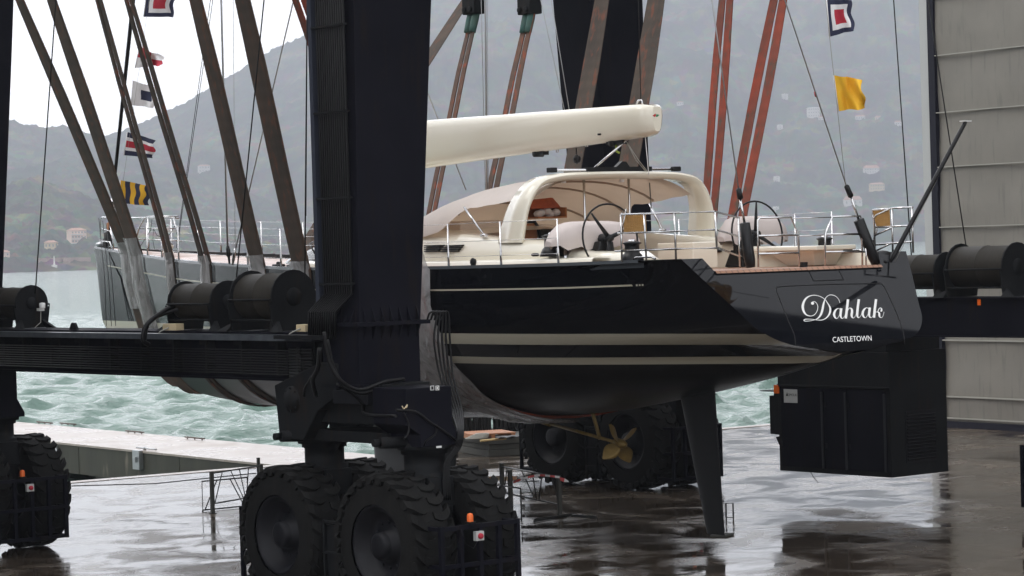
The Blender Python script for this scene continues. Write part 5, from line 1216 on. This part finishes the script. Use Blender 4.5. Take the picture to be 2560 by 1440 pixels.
# ---- beams
zb0, zb1 = 3.33, 4.0
def beam(ac, l0, l1, outer):
    b = MB(); x0, x1 = ac-.36, ac+.36; b.box((x0, l0, zb0), (x1, l1, zb1)); b.box((x0-.06, l0, zb1), (x1+.06, l1, zb1+.04)); b.box((x0-.06, l0, zb0-.03), (x1+.06, l1, zb0)); LB(b, 'side_beam', 'navy')
beam(0, .65, NL1-.5, -1); beam(FA, FL0+.6, FL1-.6, -1)
n_ = 11
for k in range(n_+1):
    b = MB(); l = .75+(NL1-2)*k/n_; b.box((-.52, l-.03, zb0+.06), (-.36, l+.03, zb1-.02)); LB(b, 'pipe_support_bracket', 'navy2'); b = MB(); b.box((-.40, l+.10, zb0+.5), (-.36, l+.38, zb1-.04)); LB(b, 'stiffener', 'navy2')
b = MB(); b.box((-.66, .6, zb1-.08), (-.42, NL1-.6, zb1+.01)); LB(b, 'cable_tray', mat('worn_tray_paint', (.03, .034, .042), .3, col2=(.09, .10, .11), nscale=5, namt=1.4))
for k in range(10):
    z = zb0+.08+.04*k; b = MB(); b.tube([(-.545, .75, z), (-.545, NL1-.7, z)], .011, 6); LB(b, 'beam_pipe', 'hose')
for k in range(10):
    z = zb0+.06+.045*k; b = MB(); b.tube([(-.55, 1.35, z), (-.58, 1.0, z), (-.58, .7, z)], .02, 6); b.cyl((-.58, .98, z), (-.58, 1.1, z), .028, 8); LB(b, 'pipe_fitting', 'hose')
p = at_l(182, 812, -.3); b = MB(); b.prism([(p.x, p.y-.14, zb1+.04), (p.x, p.y+.14, zb1+.04), (p.x, p.y+.05, zb1+.16), (p.x, p.y-.05, zb1+.16)], (.04, 0, 0)); LB(b, 'lifting_eye', 'navy2')
for px in (433, 762):
    p = at_l(px, 812, -.35); b = MB(); b.box((p.x-.08, p.y-(.20 if px < 500 else .12), zb1+.05), (p.x+.08, p.y+(.2 if px < 500 else .12), zb1+.16)); LB(b, 'junction_box', 'beige', bevel=.01)
    b = MB(); b.tube([(p.x-.08, p.y, zb1+.1), (p.x-.15, p.y+.15, zb1+.04), (p.x-.2, p.y+.2, zb1-.02)], .012, 5); LB(b, 'box_cable', 'rope')
# ---- winch drums
def drum(ac, l_disc, r, length, zc=None, wire=None, lamp=True):
    zc = zb1+.04+r+.16 if zc is None else zc; l1 = l_disc+length
    for l in (l_disc, l1):
        b = MB(); pts = []
        for k in range(13):
            a = -.25+(PI+.5)*k/12; pts.append((ac+r*1.12*math.cos(a), l, zc+r*1.12*math.sin(a)))
        pts = [(ac+r*1.05, l, zb1+.05), (ac+r*1.25, l, zc-.05)]+pts+[(ac-r*1.25, l, zc-.05), (ac-r*1.05, l, zb1+.05)]
        b.prism(pts, (0, .03, 0)); b.lathe((ac, l-.03, zc), (0, 1, 0), [(0, .001), (0, r*.35), (.03, r*.38)], 20); LB(b, 'drum_flange', 'navy2')
    for l in (l_disc-.3, l1+.03):
        b = MB(); b.prism([(ac-r*1.3, l, zb1+.045), (ac-r*1.3, l+.3, zb1+.045), (ac-r*.9, l+(.3 if l < l1 else 0), zb1+.2)], (.06, 0, 0)); LB(b, 'drum_foot', 'navy2'); b = MB(); b.prism([(ac+r*1.1, l, zb1+.045), (ac+r*1.1, l+.3, zb1+.045), (ac+r*.8, l+(.3 if l < l1 else 0), zb1+.2)], (-.06, 0, 0)); LB(b, 'drum_foot', 'navy2')
    b = MB(); b.lathe((ac, l_disc+.03, zc), (0, 1, 0), [(0, r*.97), (length*.49, r*.97), (length*.5, r*1.0), (length*.51, r*.97), (length-.03, r*.97)], 40); LB(b, 'winch_drum', 'drum')
    for (dx, dz) in ((-1.2, -.1), (-1.05, -.95), (1.2, -.1)): b = MB(); b.cyl((ac+dx*r, l_disc, zc+dz*r), (ac+dx*r, l1, zc+dz*r), .018, 8); LB(b, 'tie_rod', 'navy2')
    if lamp:
        b = MB(); x, z = ac+r*.45, zc-r*.15
        b.lathe((x, l_disc-.14, z-.05), (0, 0, 1), [(0, .05), (.06, .055), (.09, .05), (.1, .001)], 14); b.box((x-.05, l_disc-.12, z-.1), (x+.05, l_disc-.02, z-.05)); LB(b, 'drum_lamp', 'white')
        b = MB(); b.tube([(x, l_disc-.08, z-.1), (x-.02, l_disc-.1, z-.3), (x-.15, l_disc-.12, zb1+.06)], .008, 5); LB(b, 'lamp_cable', 'rope')
for (px, py, r, L_, lamp) in ((570, 750, .30, 1.25, True), (735, 748, .37, 1.15, False), (80, 772, .29, 1.3, True)):
    p = at_l(px, py, 0); drum(0, p.y, r, L_, None, None, lamp)
for (px, py, r, L_, lamp) in ((2368, 690, .33, 1.2, True), (2545, 672, .40, 1.35, False)):
    p = at_l(px, py, FA); drum(FA, p.y, r, L_, None, None, lamp)
# hoist ropes up from the drums
def wire(p0, p1, a0, a1, r=.012, name='hoist_rope'):
    u = LF(*at_l(*p0, a0)); c = LF(*at_l(*p1, a1)); b = MB(); b.tube([u+(u-c)*1.2, u, c], r, 6); b.build(name, 'cable', T)
wire((140, 0), (88, 735), 0, 0, .013); wire((660, 0), (590, 705), 0, 0); wire((768, 0), (762, 700), 0, 0); wire((2234, 0), (2279, 645), FA, FA); wire((2320, 0), (2420, 648), FA, FA, .012)
wire((800, 380), (797, 470), 0, 0, .012)
# hoses
def hose(pts, r=.022, pl=None, name='hose', mt='hose'):
    P = [at_a(p[0], p[1], p[2]) for p in pts]; P = [Vector(tuple(q)) for q in cr([tuple(p) for p in P], 6)]; b = MB(); b.tube(P, r, 7); LB(b, name, mt)
for k in range(5):
    d = k*9
    hose([(1068+d, 800, -.6), (1075+d, 782, -.65), (1092+d*.8, 786, -.65), (1085+d*1.1, 850, -.65), (1100+d*.9, 940, -.7), (1128+d*.7, 1020, -1.0), (1145+d*.35, 1080, -1.6), (1135+d*.4, 1120, -1.6), (1112+d*.3, 1160, -1.6), (1108+d*.5, 1250, -1.6)], .016)
hose([(810, 830, -.7), (822, 900, -.7), (850, 950, -.75), (900, 975, -.75), (960, 955, -.7), (1010, 948, -.65)], .03)
hose([(818, 850, -.72), (835, 920, -.72), (862, 962, -.75), (905, 984, -.75), (970, 962, -.7)], .026)
hose([(842, 960, -.7), (880, 985, -.7), (905, 1010, -.7), (915, 1035, -.75), (990, 1040, -1.6)], .022)
hose([(990, 1025, -1.6), (1040, 1030, -1.62), (1075, 1055, -1.65), (1120, 1085, -1.65), (1150, 1110, -1.6)], .02)
hose([(1010, 1032, -1.6), (1022, 1060, -1.62), (1020, 1085, -1.62), (1010, 1098, -1.6)], .012)
hose([(1092, 1060, -1.64), (1088, 1085, -1.64), (1066, 1102, -1.64), (1060, 1115, -1.6)], .012)
hose([(780, 940, .3), (760, 980, .8), (768, 1030, 1.2), (757, 1080, 1.2), (755, 1100, 1.2)], .02); hose([(772, 1025, 1.2), (778, 1055, 1.2), (774, 1095, 1.2)], .018); hose([(748, 1026, 1.2), (770, 1022, 1.2), (800, 1016, 1.0)], .03)
hose([(800, 870, -.3), (795, 920, -.2), (782, 950, 0), (790, 990, .2)], .035)
hose([(468, 735, 4.9), (430, 765, 5.0), (385, 795, 5.0), (362, 820, 5.0), (358, 850, 5.0), (372, 862, 5.0)], .04); hose([(455, 770, 4.9), (410, 785, 5.0), (378, 800, 5.0), (366, 822, 5.0), (362, 850, 5.0)], .03)
hose([(722, 705, 2.5), (700, 745, 2.5), (685, 790, 2.4), (678, 830, 2.3), (690, 858, 2.2), (705, 860, 2.2)], .035); hose([(745, 720, 2.5), (722, 755, 2.45), (700, 775, 2.4), (680, 800, 2.3)], .028)
hose([(1005, 1015, -1.62), (1010, 1022, -1.62), (1018, 1012, -1.62), (1016, 1020, -1.62)], .008, mt='beige', name='loose_wire')
# number plates 1 D
def plate(px, py, w_, h_, txt, l, mt_bg, mt_tx, nm):
    p0 = at_a(px-w_/2, py+h_/2, l); p1 = at_a(px+w_/2, py-h_/2, l); b = MB()
    if mt_bg: b.add([(p0.x, l-.004, p0.z), (p1.x, l-.004, p0.z), (p1.x, l-.004, p1.z), (p0.x, l-.004, p1.z)], [(0, 1, 2, 3)], 0)
    vs, fs = text_mesh(txt); a0 = min(v[0] for v in vs); a1 = max(v[0] for v in vs); c0 = min(v[1] for v in vs); c1 = max(v[1] for v in vs)
    m_ = .18 if mt_bg else 0
    b.add([(p0.x+(p1.x-p0.x)*(m_+(1-2*m_)*(v[0]-a0)/(a1-a0)), l-.008, p0.z+(p1.z-p0.z)*(m_*.7+(1-1.4*m_)*(v[1]-c0)/(c1-c0))) for v in vs], fs, 1)
    LB(b, nm, [mt_bg or mt_tx, mt_tx])
plate(1080, 970, 9, 12, '1', -1.605, 'white', 'black', 'number_plate'); plate(1093, 970, 9, 12, 'D', -1.605, 'white', 'black', 'letter_plate')
p0 = at_a(1096, 1117, -1.62); b = MB(); b.box((p0.x-.04, -1.63, p0.z-.015), (p0.x+.05, -1.62, p0.z+.012)); LB(b, 'small_label', 'white')
# orange 1 on the far beam
def on_far(px, py, off): return at_l(px, py, FA-.36-off)
vs, fs = text_mesh('1'); a0 = min(v[0] for v in vs); a1 = max(v[0] for v in vs); c0 = min(v[1] for v in vs); c1 = max(v[1] for v in vs)
q0, q1 = on_far(2448, 763, .01), on_far(2456, 747, .01); b = MB(); b.add([(FA-.42, q0.y+(q1.y-q0.y)*(v[0]-a0)/(a1-a0), q0.z+(q1.z-q0.z)*(v[1]-c0)/(c1-c0)) for v in vs], fs); LB(b, 'beam_number', 'orange')
# ---- engine house under the far beam
ea = FA-.45
e0 = at_l(1950, 1175, ea); e1 = at_l(2230, 1188, ea); el1, el0 = e0.y, e1.y; ez = (e0.z+e1.z)/2-.03; ew = 1.62
b = MB(); b.box((ea, el0, ez), (ea+ew, el1, 3.0)); b.box((ea+.05, el0+.1, 3.0), (ea+ew-.05, el1-.1, zb0)); b.box((ea-.03, el0-.02, 2.28), (ea, el1+.0, 2.33)); LB(b, 'engine_house', 'navy2', bevel=.01)
for u0, u1 in ((.03, .42), (.43, .63), (.64, .97)):
    b = MB(); l0 = el1+(el0-el1)*u0; l1 = el1+(el0-el1)*u1; b.box((ea-.02, min(l0, l1), ez+.1), (ea-.001, max(l0, l1), 2.26)); d = LB(b, 'engine_door', 'navy', bevel=.005)
    b = MB(); b.box((ea-.05, min(l0, l1)+.01, ez+.1), (ea-.02, min(l0, l1)+.05, 2.2)); LB(b, 'door_bar', mat('bar_paint', (.016, .017, .02), .4), d)
    b = MB()
    for z in (ez+.5, 1.9): b.box((ea-.035, max(l0, l1)-.05, z), (ea-.02, max(l0, l1)-.01, z+.1))
    LB(b, 'hinge', 'rim', d)
b = MB()
for k in range(14): z = ez+.30+.065*k; b.box((ea+.45, el0-.03, z), (ea+1.25, el0-.005, z+.03), rot=rotm('X', .5))
b.box((ea+.42, el0-.012, ez+.25), (ea+1.28, el0-.002, ez+1.25)); LB(b, 'air_grille', 'rim')
q = at_l(1977, 990, ea-.02); b = MB(); b.add([(ea-.026, q.y+.19, q.z-.135), (ea-.026, q.y-.19, q.z-.135), (ea-.026, q.y-.19, q.z+.135), (ea-.026, q.y+.19, q.z+.135)], [(0, 1, 2, 3)], 0)
vs, fs = text_mesh('CIMOLAI'); a1 = max(v[0] for v in vs)
b.add([(ea-.03, q.y+.08-.25*v[0]/a1, q.z-.0+.07*v[1]) for v in vs], fs, 1); b.add([(ea-.03, q.y+.13, q.z+.0), (ea-.03, q.y+.07, q.z+.0), (ea-.03, q.y+.09, q.z+.08)], [(0, 1, 2)], 1); LB(b, 'maker_plate', ['lgrey', 'black'])
q = at_l(1944, 972, ea); b = MB(); b.box((ea-.06, q.y-.05, q.z-.09), (ea+.1, q.y+.05, q.z+.08)); LB(b, 'orange_beacon', 'orange')
f0 = at_l(1945, 1085, ea+.3); f1 = at_l(1900, 985, ea+.3); b = MB(); b.box((ea+.2, el1, f0.z), (ea+1.1, el1+.32, f1.z+.06)); b.box((ea+.25, el1+.32, f0.z), (ea+.95, el1+.50, f1.z-.02)); b.box((ea+.1, el1-.0, f1.z+.07), (ea+.6, el1+.62, f1.z+.09)); LB(b, 'control_box', 'navy2', bevel=.01)
b = MB(); b.prism([(ea+.3, el1, f0.z), (ea+.3, el1+.4, f0.z-.06), (ea+.3, el1+.25, f0.z-.3), (ea+.3, el1, f0.z-.6)], (.5, 0, 0)); LB(b, 'bracket', 'navy2')
b = MB(); b.box((ea+.35, el1-.15, ez-.03), (ea+.85, el1+.17, ez+.45)); LB(b, 'fuel_can', 'lgrey', bevel=.07)
hose_p = at_l(2025, 1178, ea+.2)
b = MB(); b.tube([(ea+.2, hose_p.y, ez), (ea+.2, hose_p.y-.1, ez-.12), (ea+.2, hose_p.y-.22, ez-.22)], .008, 5); LB(b, 'drain_hose', 'hose')
# ================================================================== QUAY OBJECTS
def post(px, py, h, w_, lb):
    p = at(px, py, 'z', 0); t = thing('steel_post', lb, 'post', p, 'steel posts of the barriers'); b = MB(); b.box(p+Vector((-w_, -w_, 0)), p+Vector((w_, w_, h))); b.box(p+Vector((-w_*1.8, -w_*1.8, 0)), p+Vector((w_*1.8, w_*1.8, .015))); b.build('post_tube', mat('weathered_steel', (.045, .045, .038), .6), t); return p
def gate(p0, p1, z0, z1, zig, lb, r=.017):
    """flat steel barrier between two ground points"""
    p0 = Vector(p0); p1 = Vector(p1); t = thing('steel_barrier', lb, 'barrier', p0, 'steel barriers'); Z_ = lambda u, z: p0*(1-u)+p1*u+Vector((0, 0, z))
    b = MB(); b.tube([Z_(0, z0), Z_(0, z1), Z_(1, z1), Z_(1, z0)], r, 4, closed=True); b.tube([Z_(0, 0), Z_(0, z0)], r, 4); b.tube([Z_(1, 0), Z_(1, z0)], r, 4); b.build('frame', 'cable', t)
    for (u0, u1) in zig:
        b = MB(); b.tube([Z_(u0, z1), Z_(u1, z0)], r*.8, 4); b.build('bar', 'cable', t)
A1 = post(532, 1284, .85, .035, 'grey steel post at the left end of the left barriers'); A2 = post(655, 1262, .85, .035, 'steel post beside the front left tyre')
A3 = post(648, 1225, .72, .03, 'farther steel post peeking out behind the left tyre')
gate(at(507, 1279, 'z', 0), at(620, 1268, 'z', 0), .03, .62, ((.33, .05), (.62, .92)), 'low rectangular barrier on the left, the nearer one')
gate(A1+Vector((.02, 0, 0)), A2, .2, .82, ((.2, .03), (.37, .62), (.55, .66), (.74, .68), (.92, 1.0)), 'zigzag barrier between the two left posts')
B1 = post(1278, 1290, .9, .035, 'steel post just right of the right tyre'); B2 = post(1400, 1294, .80, .035, 'steel post with a tail of red and white tape'); B3 = post(1257, 1262, .85, .035, 'steel post half behind the right tyre')
gate(B3, B2, .25, .78, ((.1, .03), (.36, .58), (.55, .61), (.72, .65), (.86, 1.0)), 'zigzag barrier between the right posts')
gate(at(1232, 1290, 'z', 0), at(1304, 1302, 'z', 0), .03, .62, ((.3, .1),), 'low rectangular barrier half hidden behind the right tyre')
p = [at(1283, 1206, 'y', B1.y), at(1320, 1193, 'y', (B1.y+B2.y)/2), at(1350, 1188, 'y', (B1.y+B2.y)/2), at(1375, 1190, 'y', B2.y), at(1399, 1193, 'y', B2.y-.05)]
b = MB(); P = [Vector(tuple(q)) for q in cr([tuple(q) for q in p], 4)]; n_ = len(P)
b.grid([[q+Vector((0, 0, .02)) for q in P], [q-Vector((0, 0, .02)) for q in P]], sm=False, mf=lambda i, j: (j//2) % 2)
o = b.build('barrier_tape', ['tape', 'cloth']); tag(o, 'red and white tape strung between the right posts', 'tape')
b = MB(); q = p[-1]; b.grid([[q, q+Vector((.12, 0, -.03)), q+Vector((.2, 0, -.08))], [q-Vector((-.02, 0, .07)), q+Vector((.1, 0, -.1)), q+Vector((.22, 0, -.11))]], mf=lambda i, j: j); o = b.build('tape_tail', ['tape', 'cloth']); tag(o, 'loose tape tail fluttering on the right barrier post', 'tape')
gate(at(1335, 1306, 'z', 0), at(1435, 1290, 'z', 0), .02, .05, ((.3, .4), (.6, .7)), 'steel barrier lying flat on the ground right of the posts')
gate(at(1430, 1292, 'z', 0), at(1490, 1297, 'z', 0), .02, .04, (), 'short flat steel frame lying farther right on the ground')
p = at(1822, 1300, 'z', 0); gate(p+Vector((-.06, 0, 0)), p+Vector((.03, -.1, 0)), .05, .32, (), 'small steel trestle right behind the rudder tip')
p = at(1800, 1342, 'z', 0); b = MB(); b.box(p+Vector((-.1, -.1, .004)), p+Vector((.28, .2, .04)), rot=rotm('Z', .5)); o = b.build('wood_pad', 'conc'); tag(o, 'flat dark pad on the wet ground under the rudder tip', 'pad')
# slab stack
Sx, Sy = at(1222, 1143, 'z', 0).xy
def slab(z0, z1, grow, lb):
    c = Vector((Sx-.2, Sy+.15, 0)); b = MB(); e = grow; b.box((Sx-e, Sy-e, z0), (Sx+4.6+e, Sy+3.4+e, z1), rot=rotm('Z', -.20), piv=(Sx, Sy, 0)); o = b.build('concrete_slab', 'conc', origin=(Sx+2, Sy+1.7, z0), bevel=.015); tag(o, lb, 'slab', 'stacked concrete slabs')
slab(0.0, .17, 0, 'lowest grey concrete slab of the stack behind the right tyre'); slab(.175, .31, -.03, 'middle grey concrete slab of the stack behind the right tyre'); slab(.315, .47, .03, 'topmost grey concrete slab under the orange timber')
p0 = at(1178, 1098, 'z', .48); p1 = at(1290, 1092, 'z', .48)
t = thing('timber_pallet', 'orange brown timber pallet lying on top of the slab stack', 'pallet', p0)
dv = (p1-p0); dv.z = 0; dn = dv.normalized(); sd2 = Vector((dn.y, -dn.x, 0))*-1
for k in range(6):
    a = p0+sd2*(.20*k); b = MB(); b.prism([a+Vector((0, 0, .09)), a+dv+Vector((0, 0, .09)), a+dv+sd2*.17+Vector((0, 0, .09)), a+sd2*.17+Vector((0, 0, .09))], (0, 0, .03)); b.build('plank', 'wood', t)
for k in range(3):
    a = p0+dv*(.45*k); b = MB(); b.prism([a, a+dn*.1, a+dn*.1+sd2*1.17, a+sd2*1.17], (0, 0, .088)); b.build('bearer', 'wood', t)
q0, q1 = at(1201, 1102, 'z', .50), at(1265, 1096, 'z', .50); b = MB(); b.cyl(q0, q1, .03, 5); o = b.build('wood_batten', mat('fresh_wood', (.70, .52, .25), .6)); tag(o, 'pale yellow wood batten lying in front of the orange timber', 'batten')
p = at(1192, 1097, 'z', .50); b = MB()
for k in range(5): b.tube([p+Vector((.30*math.cos(a)*(1-.1*k)+.04*k, .20*math.sin(a)*(1-.07*k), .02+.022*k)) for a in np.linspace(0, 2*PI, 19)[:-1]], .018, 5, closed=True)
o = b.build('rope_coil', 'rope'); tag(o, 'coiled grey rope on the left corner of the slab stack', 'rope')
p = at(1290, 1096, 'z', .5); b = MB(); rows = []
for i in range(8):
    rows.append([p+Vector((-.5+.14*i, .18*math.sin(j*.9), .02+.07*abs(math.sin(i*1.7+j))*math.sin(PI*j/7))) for j in range(8)])
b.grid(rows); o = b.build('dark_netting', 'cable'); tag(o, 'heap of dark netting beside the orange timber', 'netting')
# rack with hanging black cables
pr = at(1160, 1100, 'z', 0); yb = 55.6
def xz(px, py): return at(px, py, 'y', yb)
t = thing('cable_rack', 'steel rack hung with loops of black cable behind the slab stack', 'rack', (xz(1250, 1100).x, yb, 0))
b = MB(); a = xz(1140, 1042); c = xz(1350, 1038)
z_ = max(a.z, c.z)-.02; b.tube([(a.x, yb, z_), (c.x+1.5, yb, z_)], .03, 6)
for x in (a.x, (a.x+c.x)/2+.2, c.x+1.5): b.tube([(x, yb, 0), (x, yb, z_)], .03, 6)
b.build('frame', 'cable', t)
rd = random.Random(4)
for (p0_, p1_, n_) in ((1152, 1183, 9), (1186, 1222, 10), (1232, 1262, 9), (1268, 1312, 11), (1312, 1345, 9)):
    for k in range(n_):
        px = p0_+(p1_-p0_)*k/n_+rd.uniform(-1, 1); x = xz(px, 1080).x; w_ = rd.uniform(.06, .12); zb_ = z_-rd.uniform(.42, .52); yy = yb+rd.uniform(-.12, .12)
        b = MB(); b.tube([(x+w_*math.cos(q), yy, (z_+zb_)/2+(z_+.03-zb_)/2*math.sin(q)) for q in np.linspace(0, 2*PI, 17)[:-1]], .036, 5, closed=True); b.build('cable_loop', 'cable', t)
# pier fittings
for (px, py, lb) in ((112, 1060, 'leftmost low mooring rail on the far edge of the pier'), (170, 1063, 'second mooring rail from the left on the far edge of the pier'), (337, 1083, 'third mooring rail on the far edge of the pier'), (487, 1099, 'rightmost mooring rail on the far edge of the pier')):
    p = at(px, py, 'z', .01); t = thing('mooring_rail', lb, 'mooring rail', p, 'mooring rails on the pier'); b = MB(); b.cyl(p+Vector((0, -.6, .05)), p+Vector((0, .6, .05)), .022, 6)
    for dy in (-.45, 0, .45): b.cyl(p+Vector((0, dy, 0)), p+Vector((0, dy, .05)), .02, 6)
    b.build('rail', mat('rusty_iron', (.10, .07, .055), .7), t)
p = at(345, 1121, 'x', 31.7); p.z = .01
t = thing('fender_bracket', 'grey steel bracket bolted to the pier wall with a bar on top', 'bracket', p); b = MB(); b.box((31.62, p.y-.2, -.5), (31.75, p.y+.2, .02)); b.box((31.56, p.y-.08, -.3), (31.62, p.y+.08, -.16)); b.build('plate', 'alloy', t); b = MB(); b.cyl((31.9, p.y-.7, .06), (31.9, p.y+.5, .06), .025, 6); b.cyl((31.9, p.y, 0), (31.9, p.y, .1), .04, 6); b.build('bar', 'alloy', t)
p = at(140, 1131, 'x', 31.7); b = MB(); b.tube([p+Vector((-.05, .16*math.cos(a), .16*math.sin(a))) for a in np.linspace(0, 2*PI, 17)[:-1]], .025, 6, closed=True); b.box(p+Vector((-.05, -.03, .1)), p+Vector((.05, .03, .2))); o = b.build('mooring_ring', 'alloy'); tag(o, 'round mooring ring on the pier wall beside the left tyre', 'mooring ring')
a, c = at(143, 1216, 'z', .35), at(640, 1183, 'z', .62); b = MB(); b.tube([a, (a+c)/2-Vector((0, 0, .08)), c], .012, 5); o = b.build('barrier_cable', 'cable'); tag(o, 'thin dark cable running from the left tyre to the barriers', 'cable')
